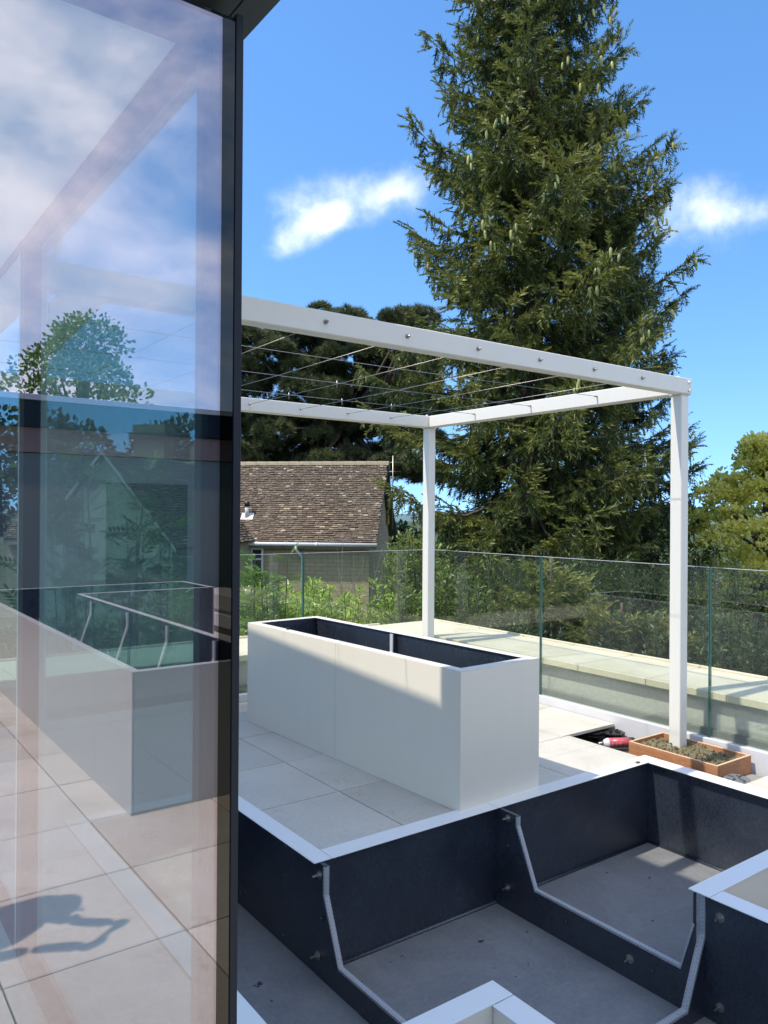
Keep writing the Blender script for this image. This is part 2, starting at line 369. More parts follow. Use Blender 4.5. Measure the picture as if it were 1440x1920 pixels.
def terrace():
    # slab under the pedestals, with the tank recess left open
    rects = [(-8, 4.80, -9.4, 5.78)]
    for t in [(1.03, 1.80, 1.0, 3.92), (1.70, 4.16, 1.0, 2.92)]: rects = subtract(rects, t)
    bm = bmesh.new()
    for r in rects: bbox(bm, *r, -.30, -.115)
    sl = finish('terrace_floor', bm, MT['subfloor']); tag(sl, kind='structure')
    bm = bmesh.new(); bbox(bm, -8, 4.80, -9.4, 5.78, -.80, -.56); lw = finish('lower_slab', bm, MT['subfloor']); tag(lw, kind='structure')
    bm = bmesh.new(); bbox(bm, -8, 4.86, -9.4, 5.84, -3.2, -.80); lw = finish('building_base_wall', bm, MT['render']); tag(lw, kind='structure')
    gap = .0065
    i0 = -13
    for i in range(-13, 5):
        for j in range(-21, 5):
            x0 = TX0 + i * TS; y0 = TY0 + j * TS; x1 = x0 + TS; y1 = y0 + TS
            x1c, y1c = min(x1, 4.672), min(y1, 5.63)
            if x0 > 4.66 or y0 > 5.6 or x1 < -2.2 or y1 < -6.2: continue
            rs = [(x0 + gap / 2, x1c - gap / 2, y0 + gap / 2, y1c - gap / 2)]
            for c in tank_rects + hole_rects + room_rect: rs = subtract(rs, c)
            if not rs: continue
            if y1 < -3.0 and x0 > 4.0: continue
            bm = bmesh.new()
            for r in rs: bbox(bm, *r, -.02, 0)
            if len(rs) == 1: bmesh.ops.bevel(bm, geom=[e for e in bm.edges if min(v.co.z for v in e.verts) > -.001], offset=.0012, segments=1, affect='EDGES')
            t = finish('tile', bm, MT['tile'], sl)
            t.location.z += random.uniform(-.0008, .0006)
    return sl
FLOOR = terrace()

# ------------------------------------------------------------------ sunken tank planter
def strip_profile(name, prof, axis, a0, a1, parent, w=.045):
    """perforated bead folded over a divider's inner edge; prof = list of 2D points along the edge"""
    bm = bmesh.new(); uvl = bm.loops.layers.uv.new('UVMap')
    P = {'x': lambda p, a: (a, p[0], p[1]), 'y': lambda p, a: (p[0], a, p[1])}[axis]
    n = len(prof); s = 0
    nor = []
    for i in range(n):
        d = Vector(prof[min(i + 1, n - 1)]) - Vector(prof[max(i - 1, 0)]); d.normalize(); nor.append(Vector((d.y, -d.x)))
    def quad(p, uv):
        f = bm.faces.new([bm.verts.new(q) for q in p])
        for l, t in zip(f.loops, uv): l[uvl].uv = t
    for i in range(n - 1):
        p, q = Vector(prof[i]), Vector(prof[i + 1]); L = (q - p).length; e = .0025
        for off_, sgn in ((0, 1),):
            pp = p + nor[i] * e; qq = q + nor[i + 1] * e
            quad((P(pp, a0 - .002), P(qq, a0 - .002), P(qq, a1 + .002), P(pp, a1 + .002)), ((s, 0), (s + L, 0), (s + L, a1 - a0), (s, a1 - a0)))
            wl = .009
            pi_, qi_ = p - nor[i] * wl, q - nor[i + 1] * wl
            quad((P(pp, a0 - .0022), P(qq, a0 - .0022), P(qi_, a0 - .0022), P(pi_, a0 - .0022)), ((s, 0), (s + L, 0), (s + L, wl), (s, wl)))
            quad((P(pp, a1 + .0022), P(qq, a1 + .0022), P(qi_, a1 + .0022), P(pi_, a1 + .0022)), ((s, 0), (s + L, 0), (s + L, wl), (s, wl)))
        s += L
    return finish(name, bm, MT['bead'], parent)
def hexbolt(name, p, d, parent, r=.011, L=.035, mat='zinc'):
    d = Vector(d).normalized(); p = Vector(p); bm = bmesh.new()
    tube_bm(bm, [p, p + d * .002], r * 1.7, 12); tube_bm(bm, [p + d * .002, p + d * .011], r, 6); tube_bm(bm, [p + d * .011, p + d * L], r * .45, 8)
    return finish(name, bm, MT[mat], parent)
def tank():
    T = thing('sunken_planter', 'big sunken planter tank set in the paving, black fibreglass inside, pale flat rim', 'planter', (2.6, 2.4, -.5))
    z1, z0 = .006, .002
    rims = [(1.741, 1.830, 2.86, 3.955), (1.833, 2.830, 2.86, 2.962), (2.833, 4.200, 2.86, 2.962), (4.090, 4.200, 1.71, 2.857), (.995, 1.738, 3.865, 3.955),
            (.995, 1.085, 1.720, 3.862), (.995, 1.772, 1.721, 1.811), (1.680, 1.772, .80, 1.717), (2.845, 4.087, 1.71, 1.801), (2.845, 2.937, .80, 1.707)]
    for i, r in enumerate(rims):
        if i == 5: r = (.995, 1.085, 1.815, 3.862)
        box('rim_panel', *r, z0, z1 + (.0 if i % 2 else .0006), MT['rim'], T, bev=.001)
    zb = -.49; w = .03
    walls = [(4.13, 4.16, 1.77, 2.92), (1.77, 4.13, 2.89, 2.92), (1.77, 1.80, 2.92, 3.93), (1.045, 1.77, 3.90, 3.93), (1.015, 1.045, 1.77, 3.93),
             (1.045, 1.74, 1.74, 1.77), (1.71, 1.74, .80, 1.74), (2.905, 4.13, 1.74, 1.77), (2.875, 2.905, .80, 1.77)]
    for r in walls: box('wall_panel', *r, zb, 0.0, MT['frp'], T, bev=.002)
    # cream outer cladding seen in the wells
    for r in [(1.09, 1.688, 1.724, 1.735), (1.690, 1.70, .80, 1.735), (2.929, 4.19, 1.714, 1.735), (2.915, 2.927, .80, 1.735)]:
        box('cladding_panel', *r, -.5, .001, MT['cream'], T, bev=.001)
    bases = [(1.045, 1.77, 1.77, 3.90), (1.772, 2.86, 1.77, 2.89), (2.862, 4.13, 1.77, 2.89), (1.74, 2.875, .80, 1.768)]
    for k, r in enumerate(bases): box('base_board', *r, zb - .02, zb, MT['tankfloor'], T, bev=.001)
    # moulded fillet along the wall feet
    def fil(pts): tube('fillet', pts, .013, MT['frp'], T, 6)
    fil([(1.80, 2.888, zb), (4.13, 2.888, zb)]); fil([(4.128, 2.888, zb), (4.128, 1.77, zb)])
    # dividers
    d1 = prism('divider', [(2.888, 0), (2.82, 0), (2.82, -.125), (2.705, -.38), (1.772, -.38), (1.772, zb), (2.888, zb)], 'x', 1.768, 1.788, MT['frp'], T)
    s1 = strip_profile('edge_bead', [(2.82, -.002), (2.82, -.125), (2.705, -.38), (1.775, -.38)], 'x', 1.768, 1.788, T)
    d2 = prism('divider', [(2.888, 0), (2.735, 0), (2.735, -.05), (2.615, -.32), (1.83, -.32), (1.775, -.12), (1.775, 0), (1.772, 0), (1.772, zb), (2.888, zb)], 'x', 2.84, 2.858, MT['frp'], T)
    s2 = strip_profile('edge_bead', [(2.735, -.002), (2.735, -.05), (2.615, -.32), (1.83, -.32), (1.775, -.12)], 'x', 2.84, 2.858, T)
    d3 = prism('divider', [(2.903, 0), (2.872, 0), (2.872, -.165), (2.755, -.425), (1.742, -.425), (1.742, zb), (2.903, zb)], 'y', 1.745, 1.768, MT['frp'], T)
    s3 = strip_profile('edge_bead', [(2.872, -.002), (2.872, -.165), (2.755, -.425), (1.745, -.425)], 'y', 1.745, 1.768, T)
    for (y, z) in ((2.86, -.05), (2.87, -.40), (2.33, -.435)): hexbolt('bolt', (1.768, y, z), (-1, 0, 0), d1)
    for (y, z) in ((2.80, -.03), (2.80, -.38), (2.07, -.40)): hexbolt('bolt', (2.84, y, z), (-1, 0, 0), d2)
    for (y, z) in ((2.80, -.17), (2.42, -.39), (1.96, -.40)):
        tube('plug', [(2.84, y, z), (2.834, y, z)], .009, MT['frp'], d2, 10)
    tube('plug', [(1.768, 2.84, -.23), (1.761, 2.84, -.23)], .009, MT['frp'], d1, 10)
    for (y, z) in ((1.68, -.07), (1.68, -.42)): hexbolt('bolt', (2.875, y, z), (-1, 0, 0), T)
    # wells outside the tank
    bm = bmesh.new(); bbox(bm, 1.0, 1.69, .9, 1.724, -.52, -.5); bbox(bm, 2.927, 4.3, .9, 1.714, -.52, -.5); o = finish('well_floor', bm, MT['tile']); tag(o, kind='structure')
tank()

# ------------------------------------------------------------------ raised planter (rotated a little)
def planter1():
    # local frame: origin at near corner, x along the short end, y along the long side
    T = thing('trough_planter', 'long cream box planter with open dark interior standing on the paving under the wire frame', 'planter', (2.637, 2.934, 0), R(2.5))
    W, L, H = .604, 2.185, .710
    m = MT['cream']; kw = dict(local=True)
    box('side_panel', 0, .012, .012, L / 2 - .001, 0, H - .004, m, T, **kw); box('side_panel', 0, .012, L / 2 + .001, L - .012, 0, H - .004, m, T, **kw)
    box('side_panel', W - .012, W, .012, L / 2 - .001, 0, H - .004, m, T, **kw); box('side_panel', W - .012, W, L / 2 + .001, L - .012, 0, H - .004, m, T, **kw)
    box('end_panel', 0, W, 0, .012, 0, H - .004, m, T, **kw); box('end_panel', 0, W, L - .012, L, 0, H - .004, m, T, **kw)
    r = .062
    box('rim_panel', 0, r, 0, L, H - .003, H, MT['prim'], T, bev=.001, **kw); box('rim_panel', W - r, W, 0, L, H - .003, H, MT['prim'], T, bev=.001, **kw)
    box('rim_panel', r, W - r, 0, r, H - .003, H - .0002, MT['prim'], T, bev=.001, **kw); box('rim_panel', r, W - r, L - r, L, H - .003, H - .0002, MT['prim'], T, bev=.001, **kw)
    f = MT['frp']; z0 = .17; i = .03
    box('inner_wall', i, i + .02, i, L - i, z0, H - .005, f, T, **kw); box('inner_wall', W - i - .02, W - i, i, L - i, z0, H - .005, f, T, **kw)
    box('inner_wall', i + .02, W - i - .02, i, i + .02, z0, H - .005, f, T, **kw); box('inner_wall', i + .02, W - i - .02, L - i - .02, L - i, z0, H - .005, f, T, **kw)
    box('base_board', i, W - i, i, L - i, z0 - .02, z0, MT['tankfloor'], T, **kw)
    x0, x1 = i + .02, W - i - .02; yd = 1.17
    pr = [(x1, H - .006), (x1 - .035, H - .006), (x1 - .035, H - .12), (x1 - .10, H - .3), (x0 + .10, H - .3), (x0 + .035, H - .12), (x0 + .035, H - .006), (x0, H - .006), (x0, z0), (x1, z0)]
    d = prism('divider', pr, 'y', yd, yd + .025, f, T, local=True)
    bm = bmesh.new(); q = pr[1:7]
    for a, b in zip(q, q[1:]):
        vs = [bm.verts.new(p) for p in ((a[0], yd - .002, a[1]), (b[0], yd - .002, b[1]), (b[0], yd + .027, b[1]), (a[0], yd + .027, a[1]))]
        bm.faces.new(vs)
    s = finish('edge_bead', bm, MT['alu'], T, local=True)
    sm = s.modifiers.new('th', 'SOLIDIFY'); sm.thickness = .006; sm.offset = 0
    tube('bolt', [(x0, 1.85, H - .05), (x0 + .03, 1.85, H - .05)], .009, MT['steel'], T, 8, local=True)
    bm = bmesh.new(); tube_bm(bm, [(.05, 1.72, H), (.05, 1.72, H + .012)], .012, 8); finish('clamp_knob', bm, MT['black'], T, local=True)
planter1()

# ------------------------------------------------------------------ tall L planter behind the photographer (mirrored in the glazing)
def planter2():
    T = thing('corner_planter', 'tall cream L shaped planter with dark interior, mirrored in the tinted glazing', 'planter', (1.68, -3.0, 0))
    m = painted('shaded_cream_cladding', (.40, .39, .35), .4, .03, 1.3); H = .710  # cream cladding darkened in its colour, so the mirrored faces look shaded
    def arm(x0, x1, y0, y1, name='side_panel'): box(name, x0, x1, y0, y1, 0, H - .004, m, T)
    ys = [-1.244, -1.85, -3.05, -4.25, -5.45, -6.02]
    for a, b in zip(ys, ys[1:]): arm(1.281, 1.293, b + .001, a - .001)
    arm(1.295, 2.10, -1.256, -1.244, 'end_panel'); box('court_panel', 2.10, 2.112, -5.17, -1.244, 0, H - .004, MT['frp'], T)
    for a, b in zip([2.112, 2.75, 3.45], [2.75, 3.45]): box('court_panel', a + .001, b - .001, -5.18, -5.168, 0, H - .004, MT['frp'], T)
    arm(3.45, 3.462, -6.02, -5.168, 'end_panel'); arm(1.295, 3.45, -6.02, -6.008)
    r = .045; rm = painted('darkened_rim', (.42, .42, .40), .4, .03, 2)  # rim colour darkened along with the shaded cladding
    for q in [(1.281, 1.281 + r, -6.02, -1.244), (2.112 - r, 2.112, -5.168, -1.244), (1.281 + r, 2.112 - r, -1.244 - r, -1.244), (2.112 - r, 3.462, -5.168 - r, -5.168), (1.281 + r, 3.462, -6.02, -6.02 + r), (3.462 - r, 3.462, -6.02 + r, -5.168 - r)]:
        box('rim_panel', *q, H - .003, H, rm, T, bev=.001)
    f = MT['frp']
    for q in [(1.31, 1.33, -6.0, -1.27), (2.06, 2.08, -5.2, -1.27), (1.33, 2.06, -1.29, -1.27), (2.08, 3.43, -5.22, -5.2), (1.33, 3.43, -6.0, -5.98), (3.43, 3.45, -6.0, -5.2)]:
        box('inner_wall', *q, .17, H - .005, f, T)
    box('base_board', 1.33, 2.06, -5.98, -1.29, .15, .17, MT['tankfloor'], T); box('base_board', 2.06, 3.43, -5.98, -5.22, .15, .17, MT['tankfloor'], T)
    for yd in (-1.95, -2.75, -3.6, -4.6):
        x0, x1 = 1.33, 2.06
        pr = [(x1, H - .006), (x1 - .04, H - .006), (x1 - .04, H - .12), (x1 - .14, H - .42), (x0 + .14, H - .42), (x0 + .04, H - .12), (x0 + .04, H - .006), (x0, H - .006), (x0, .17), (x1, .17)]
        prism('divider', pr, 'y', yd, yd + .025, f, T); strip_profile('edge_bead', pr[1:7], 'y', yd, yd + .025, T)
planter2()

# ------------------------------------------------------------------ pergola frame
def pergola():
    T = thing('pergola', 'white steel pergola frame with a net of stainless wires over the terrace', 'pergola', (2.55, 4.2, 0))
    m = MT['white']; z0, z1 = 2.28, 2.38
    X = [.585, 4.48]; Y = [2.90, 5.434]; w = .08
    posts = [('near', X[0], Y[0]), ('far', X[0], Y[1]), ('nr', X[1], Y[0]), ('fr', X[1], Y[1])]
    for n, x, y in posts:
        p = box('post', x, x + w, y, y + w, -.10, z0 - .006, m, T, bev=.004)
        box('cap_plate', x - .008, x + w + .008, y - .004, y + w + .004, z0 - .006, z0 - .001, m, p, bev=.001)
        for dx, dy in ((-.003, .025), (.083, .055)):
            bm = bmesh.new(); tube_bm(bm, [(x + dx, y + dy, z1), (x + dx, y + dy, z1 + .014)], [.013, .008], 8); finish('cap_nut', bm, m, p)
    box('beam', .57, 4.572, 2.885, 2.966, z0, z1, m, T, bev=.004)
    box('beam', .57, 4.572, 5.424, 5.524, z0, z1, m, T, bev=.004)
    box('beam', 4.472, 4.572, 2.968, 5.421, z0, z1, m, T, bev=.004)
    box('beam', .57, .67, 2.968, 5.421, z0, z1, m, T, bev=.004)
    for (x, z) in ((4.535, 2.355), (4.535, 2.302)):
        bm = bmesh.new(); tube_bm(bm, [(x, 2.885, z), (x, 2.873, z)], [.012, .008], 8); finish('bolt', bm, m, T)
    # knee brace
    prism('knee_brace', [(.705, 2.279), (.875, 2.279), (.667, 2.03), (.667, 2.225)], 'y', 2.90, 2.96, m, T, bev=.002)
    # hanger loop on top of the near post
    pts = [(.66 + .045 * cos(a), 2.93, 2.47 + .085 * sin(a)) for a in np.linspace(-1.9, 1.9, 12)]
    tube('lifting_loop', [(.645, 2.93, 2.379)] + pts + [(.64, 2.93, 2.56)], .014, m, T, 8)
    # wires
    xs = [1.345 + .45 * k for k in range(7)]; ys = [3.56, 4.19, 4.82]
    for x in xs:
        tube('wire', [(x, 2.966, 2.33), (x, 4.2, 2.322), (x, 5.424, 2.33)], .0019, MT['steel'], T, 5)
        bm = bmesh.new(); tube_bm(bm, [(x, 2.885, 2.33), (x, 2.880, 2.33)], .011, 10); tube_bm(bm, [(x, 2.880, 2.33), (x, 2.868, 2.33), (x, 2.862, 2.33)], [.007, .007, .003], 8)
        finish('bolt', bm, MT['steel'], T)
        tube('wire_terminal', [(x, 5.424, 2.33), (x, 5.39, 2.33)], .006, MT['steel'], T, 6)
    for y in ys:
        tube('wire', [(.67, y, 2.337), (2.6, y, 2.330), (4.472, y, 2.337)], .0019, MT['steel'], T, 5)
        tube('wire_terminal', [(4.472, y, 2.337), (4.44, y, 2.337)], .006, MT['steel'], T, 6)
    # small wire clips hanging at a few crossings
    for (x, y) in ((3.145, 4.82), (2.695, 4.19), (3.6, 4.82), (2.70, 4.82)):
        tube('wire_clip', [(x, y, 2.345), (x, y, 2.30)], .004, MT['steel'], T, 5)
pergola()

# ------------------------------------------------------------------ balustrade, coping
def balustrade():
    T = thing('balustrade', 'frameless glass balustrade in a pale aluminium base channel round the terrace edge', 'balustrade', (4.72, 2.0, 0))
    zb, zt = .035, 1.163
    ys = [5.69, 4.30, 2.84, 1.38, -.08, -1.54, -3.0]
    for a, b in zip(ys, ys[1:]):
        p = box('glass_panel', 4.712, 4.729, b + .007, a - .007, zb, zt, MT['bal'], T, bev=0)
        box('glass_edge', 4.7125, 4.7285, a - .0068, a - .0045, zb, zt, MT['edge'], p, bev=0); box('glass_edge', 4.7125, 4.7285, b + .0045, b + .0068, zb, zt, MT['edge'], p, bev=0)
        box('glass_top_edge', 4.7122, 4.7288, b + .008, a - .008, zt + .0002, zt + .0022, MT['alu'], p, bev=0)
    xs = [4.69, 3.33, 1.87, .41, -1.05]
    for a, b in zip(xs, xs[1:]):
        p = box('glass_panel', b + .007, a - .007, 5.672, 5.689, zb, zt, MT['bal'], T, bev=0)
        box('glass_edge', b + .0045, b + .0068, 5.6725, 5.6885, zb, zt, MT['edge'], p, bev=0); box('glass_edge', a - .0068, a - .0045, 5.6725, 5.6885, zb, zt, MT['edge'], p, bev=0)
        box('glass_top_edge', b + .008, a - .008, 5.6722, 5.6888, zt + .0002, zt + .0022, MT['alu'], p, bev=0)
    box('base_channel', 4.678, 4.706, -9.0, 5.66, -.115, .062, MT['alu'], T, bev=.003); box('base_channel', 4.735, 4.76, -9.0, 5.70, -.115, .055, MT['alu'], T, bev=.003)
    box('gasket', 4.706, 4.735, -9.0, 5.69, .03, .045, MT['black'], T, bev=0)
    box('base_channel', -1.2, 4.678, 5.638, 5.666, -.115, .062, MT['alu'], T, bev=.003); box('base_channel', -1.2, 4.73, 5.694, 5.72, -.115, .055, MT['alu'], T, bev=.003)
    box('gasket', -1.2, 4.70, 5.666, 5.694, .03, .045, MT['black'], T, bev=0)
    C = thing('parapet_wall', 'low parapet of roughcast with pale stone coping slabs outside the glass', 'wall', (5.0, 2.0, 0))
    box('render_face', 4.80, 5.36, -9.0, 6.46, -3.0, .305, MT['rough'], C, bev=.003)
    box('render_face', -2.0, 4.80, 5.80, 6.46, -3.0, .305, MT['rough'], C, bev=.003)
    box('base_strip', 4.765, 4.798, -9.0, 5.795, -.30, .10, MT['base'], C, bev=.003); box('base_strip', -2.0, 4.765, 5.765, 5.798, -.30, .10, MT['base'], C, bev=.003)
    y = 6.50; k = 0
    while y > -4:
        L = .60 if k else .765
        s = box('coping_stone', 4.735, 5.40, y - L + .004, y, .305, .355 + random.uniform(-.001, .001), MT['coping'], C, bev=.004)
        box('coping_drip', 5.40, 5.43, y - L + .003, y, .30, .372, MT['coping'], C, bev=.004)
        y -= L; k += 1
    x = 4.731
    while x > -1.5:
        box('coping_stone', x - .60 + .004, x, 5.735, 6.50, .305, .355 + random.uniform(-.001, .001), MT['coping'], C, bev=.004)
        box('coping_drip', x - .60 + .003, x, 6.50, 6.53, .30, .372, MT['coping'], C, bev=.004)
        x -= .60
balustrade()

# ------------------------------------------------------------------ building with tinted glazing
def building():
    T = thing('glazed_house_corner', 'corner of a dark framed modern house with tinted glass panes and flat roof', 'building', (-1.5, 2.2, 0))
    d = MT['dark']
    g = box('front_pane', -1.4, .5865, 1.296, 1.302, .0, 2.385, MT['coated'], T, bev=0)
    frit = glass('black_frit', (.0, .0, .0), (.95, .90, .78), .075); box('frit_edge', .5867, .6115, 1.296, 1.302, .0, 2.385, frit, T, bev=0)
    box('pane_edge', .612, .626, 1.292, 1.312, 0, 2.40, d, T, bev=.001)
    box('corner_post', .578, .624, 1.322, 1.375, 0, 2.41, d, T, bev=.002)
    box('corner_post_inner', .562, .5775, 1.322, 1.352, 0, 2.41, MT['soffit'], T, bev=.002)
    box('head_frame', -1.4, .565, 1.322, 1.36, 2.345, 2.41, d, T, bev=.002)
    box('threshold', -1.4, .626, 1.28, 1.40, -.11, -.002, d, T, bev=.001)
    box('side_pane', .594, .602, 1.376, 2.80, .03, 2.385, MT['inner'], T, bev=0)
    box('side_head_frame', .572, .622, 1.376, 2.86, 2.385, 2.43, d, T, bev=.002)
    box('side_sill_frame', .572, .622, 1.376, 2.86, -.02, .03, d, T, bev=.002)
    box('mullion', .568, .622, 2.80, 2.87, -.02, 2.385, d, T, bev=.002)
    box('interior_wall', -1.4, .55, 3.6, 3.7, -.02, 2.43, MT['ceiling'], T, bev=0)
    box('room_floor', -3.2, .57, 1.40, 3.7, -.12, -.004, MT['tile'], T, bev=0)
    box('room_ceiling', -1.4, .566, 1.40, 3.7, 2.412, 2.425, MT['ceiling'], T, bev=0)
    # roof: soffit boards, fascia, storey above
    for a, b in zip([1.2, 1.95, 2.7, 3.45, 4.2], [1.95, 2.7, 3.45, 4.2, 4.95]):
        box('soffit_panel', .64, .695, a + .002, b - .002, 2.449, 2.475, MT['soffit'], T, bev=.001)
    box('soffit_panel', -1.4, .638, 1.2, 4.95, 2.449, 2.475, MT['soffit'], T, bev=.001)
    box('upper_storey', -1.4, .69, 1.22, 3.47, 2.478, 4.86, MT['dark'], T, bev=.004)
    box('upper_storey', -1.4, .69, 3.475, 6.0, 2.478, 3.76, MT['dark'], T, bev=.004)
    box('outer_fascia', .66, .697, 1.20, 4.95, 2.476, 2.56, MT['soffit'], T, bev=.001)
    box('rear_wall', -1.4, .0, 3.72, 6.0, -.3, 2.445, MT['render'], T, bev=0)
building()

# ------------------------------------------------------------------ things lying on the open patch of paving
def post_box():
    T = thing('plywood_box', 'shallow reddish plywood box on the bare patch, framing the foot of the right pergola post', 'box', (4.45, 2.82, -.1))
    x0, x1, y0, y1, z0, z1 = 4.275, 4.645, 2.52, 3.135, -.105, .038; t = .016
    for r in [(x0, x0 + t, y0, y1), (x1 - t, x1, y0, y1), (x0 + t, x1 - t, y0, y0 + t), (x0 + t, x1 - t, y1 - t, y1)]:
        b = box('side_board', *r, z0, z1 - .002, MT['ply'], T, bev=.001); box('board_edge', *[v + (.0005 if i % 2 == 0 else -.0005) for i, v in enumerate(r)], z1 - .002, z1, MT['plyedge'], b, bev=0)
    bm = bmesh.new(); n, m = 40, 56; g = {}
    rr = random.Random(5)
    from mathutils import noise
    for i in range(n + 1):
        for j in range(m + 1):
            x = x0 + t + (x1 - x0 - 2 * t) * i / n; y = y0 + t + (y1 - y0 - 2 * t) * j / m
            z = .0 + .022 * noise.noise((x * 7, y * 7, 0)) + .014 * noise.noise((x * 31, y * 31, 1)) + .012 * abs(noise.noise((x * 80, y * 80, 2))) + .012
            if abs(x - 4.42) < .06 and abs(y - 2.68) < .06: z -= .012
            g[i, j] = bm.verts.new((x, y, z))
    for i in range(n):
        for j in range(m): bm.faces.new((g[i, j], g[i + 1, j], g[i + 1, j + 1], g[i, j + 1]))
    for k in range(260):
        x, y = rr.uniform(x0 + .03, x1 - .03), rr.uniform(y0 + .03, y1 - .03); s = rr.uniform(.003, .011)
        z = .012 + .022 * noise.noise((x * 7, y * 7, 0)) + .01
        mt = Matrix.Translation((x, y, z)) @ Matrix.Rotation(rr.uniform(0, 6), 4, Vector((rr.random(), rr.random(), .3)).normalized()) @ Matrix.Diagonal((1.4, 1, .7, 1))
        bmesh.ops.create_icosphere(bm, subdivisions=1, radius=s, matrix=mt)
    o = finish('soil', bm, MT['soil']); tag(o, 'lumpy dry soil filling the plywood box round the post foot', 'soil', kind='stuff')
post_box()
def pedestal(x, y, z, label, mat, tilt=(0, 0)):
    T = thing('paving_pedestal', label, 'pedestal', (x, y, z), random.uniform(0, 3), 'black plastic paving pedestals on the bare patch')
    def disc(name, z0, z1, r, slots, local=True):
        bm = bmesh.new(); n = 24
        ring = [r * (1 if (k % 4) else .88) for k in range(n)]
        lo = [bm.verts.new((ring[k] * cos(2 * pi * k / n), ring[k] * sin(2 * pi * k / n), z0)) for k in range(n)]
        hi = [bm.verts.new((ring[k] * cos(2 * pi * k / n), ring[k] * sin(2 * pi * k / n), z1)) for k in range(n)]
        bm.faces.new(lo[::-1]); bm.faces.new(hi)
        for k in range(n): bm.faces.new((lo[k], lo[(k + 1) % n], hi[(k + 1) % n], hi[k]))
        return finish(name, bm, mat, T, local=True)
    base = disc('base_plate', 0, .006, .085, 1)
    bm = bmesh.new(); tube_bm(bm, [(0, 0, .006), (0, 0, .06)], .042, 16); finish('screw_barrel', bm, mat, T, local=True)
    for k in range(6):
        a = k * pi / 3; prism('rib', [(0, .006), (.035, .006), (0, .04)], 'y', -.0015, .0015, mat, T, local=True)
        o = T.children[-1]; o.rotation_euler = (0, 0, a); o.location = (.053 * cos(a), .053 * sin(a), .017)
    disc('locking_ring', .034, .044, .060, 1); hd = disc('head_plate', .060, .068, .078, 1)
    for k in range(4):
        a = k * pi / 2; bm = bmesh.new(); bbox(bm, -.02, .02, -.0015, .0015, 0, .012); o = finish('spacer_tab', bm, mat, T, local=True)
        o.location = (.035 * cos(a), .035 * sin(a), .074); o.rotation_euler = (0, 0, a)
    for k in range(3):
        a = k * 2.1 + .4; tube('slot', [(.05 * cos(a), .05 * sin(a), .0678), (.05 * cos(a), .05 * sin(a), .0687)], .009, MT['black'], T, 8, local=True)
    T.rotation_euler.x, T.rotation_euler.y = tilt
    return T
pedestal(4.60, 3.50, -.105, 'black plastic pedestal half under the paving edge by the foam can', MT['black'])
pedestal(4.50, 3.60, -.105, 'black plastic pedestal tucked deeper under the paving slab behind the foam can', MT['black'])
pedestal(4.36, 2.455, -.10, 'dusty grey slotted paving pedestal lying in front of the plywood box corner', MT['greyplastic'], (.06, -.05))
def foam_can():
    T = thing('aerosol_can', 'silver and red foam aerosol can lying in the gap of the paving', 'aerosol can', (4.47, 3.37, -.062))
    a = Vector((.29, -.17, 0)); a.normalize(); T.rotation_euler = (0, 0, math.atan2(a.y, a.x))
    r = .034
    def cyl(name, pts, rads, mat): bm = bmesh.new(); tube_bm(bm, [(p, 0, 0) for p in pts], rads, 24); return finish(name, bm, mat, T, local=True, smooth=True)
    b = MatB('can_label'); v = b.coord('Object'); sp = b.N.new('ShaderNodeSeparateXYZ'); b.L.new(v, sp.inputs[0])
    ang = b.N.new('ShaderNodeMath'); ang.operation = 'ARCTAN2'; b.L.new(sp.outputs['Z'], ang.inputs[0]); b.L.new(sp.outputs['Y'], ang.inputs[1])
    an = b.N.new('ShaderNodeMath'); an.operation = 'MULTIPLY_ADD'; an.inputs[1].default_value = 1 / (2 * pi); an.inputs[2].default_value = .5; b.L.new(ang.outputs[0], an.inputs[0])
    c = b.ramp(an.outputs[0], [(0, (.02, .02, .02)), (.12, (.03, .02, .02)), (.125, (.55, .03, .04)), (.24, (.62, .04, .06)), (.245, (.82, .80, .80)), (.45, (.86, .83, .83)), (.46, (.5, .05, .08))])
    b.N[-1] if False else None
    n = b.noise(b.coord('Object', (90, 260, 260)), 1, 1); txt = b.ramp(n, [(.52, (0, 0, 0)), (.56, (.55, .55, .55))]); c = b.mix(txt, c, (.55, .25, .28)); lab = b.set(c, .3)
    for nd in b.N:
        if nd.type == 'VALTORGB': nd.color_ramp.interpolation = 'CONSTANT' if nd.color_ramp.elements[0].color[0] > 0.01 else 'LINEAR'
    cyl('can_body', [-.065, .115], r, lab)
    cyl('can_shoulder', [-.1, -.095, -.08, -.067, -.065], [.016, .022, .031, r, r], MT['alu'])
    cyl('can_neck', [-.122, -.1], [.010, .010], MT['steel']); cyl('nozzle', [-.132, -.122], [.005, .008], MT['upvc']); cyl('can_base', [.115, .12, .124], [r, .033, .030], MT['steel'])
    cyl('dark_band', [.078, .1155], r + .0006, MT['black'])
foam_can()
def debris():
    bm = bmesh.new(); bbox(bm, -.12, .12, -.08, .08, 0, .02); o = finish('offcut_slab', bm, stone_mat('grey_offcut', (.20, .20, .19), (.27, .27, .25), (.33, .33, .31), 15)); o.location = (4.53, 2.42, -.08); o.rotation_euler = (0.02, .03, .25)
    tag(o, 'grey slab offcut lying beside the dusty pedestal near the right edge', 'slab')
    bm = bmesh.new(); bbox(bm, -.17, .17, -.05, .05, 0, .018); o = finish('offcut_strip', bm, MT['tile']); o.location = (4.33, 3.24, -.10); o.rotation_euler = (0, .02, -.5)
    tag(o, 'thin pale paving offcut lying under the foam can', 'slab')
    bm = bmesh.new(); bmesh.ops.create_uvsphere(bm, u_segments=10, v_segments=6, radius=.014, matrix=Matrix.Diagonal((1.4, .9, .35, 1))); o = finish('dead_leaf', bm, MT['stem'], smooth=True); o.location = (4.03, 2.89, .010)
    tag(o, 'small brown leaf scrap on the sunlit corner of the tank rim', 'leaf')
debris()

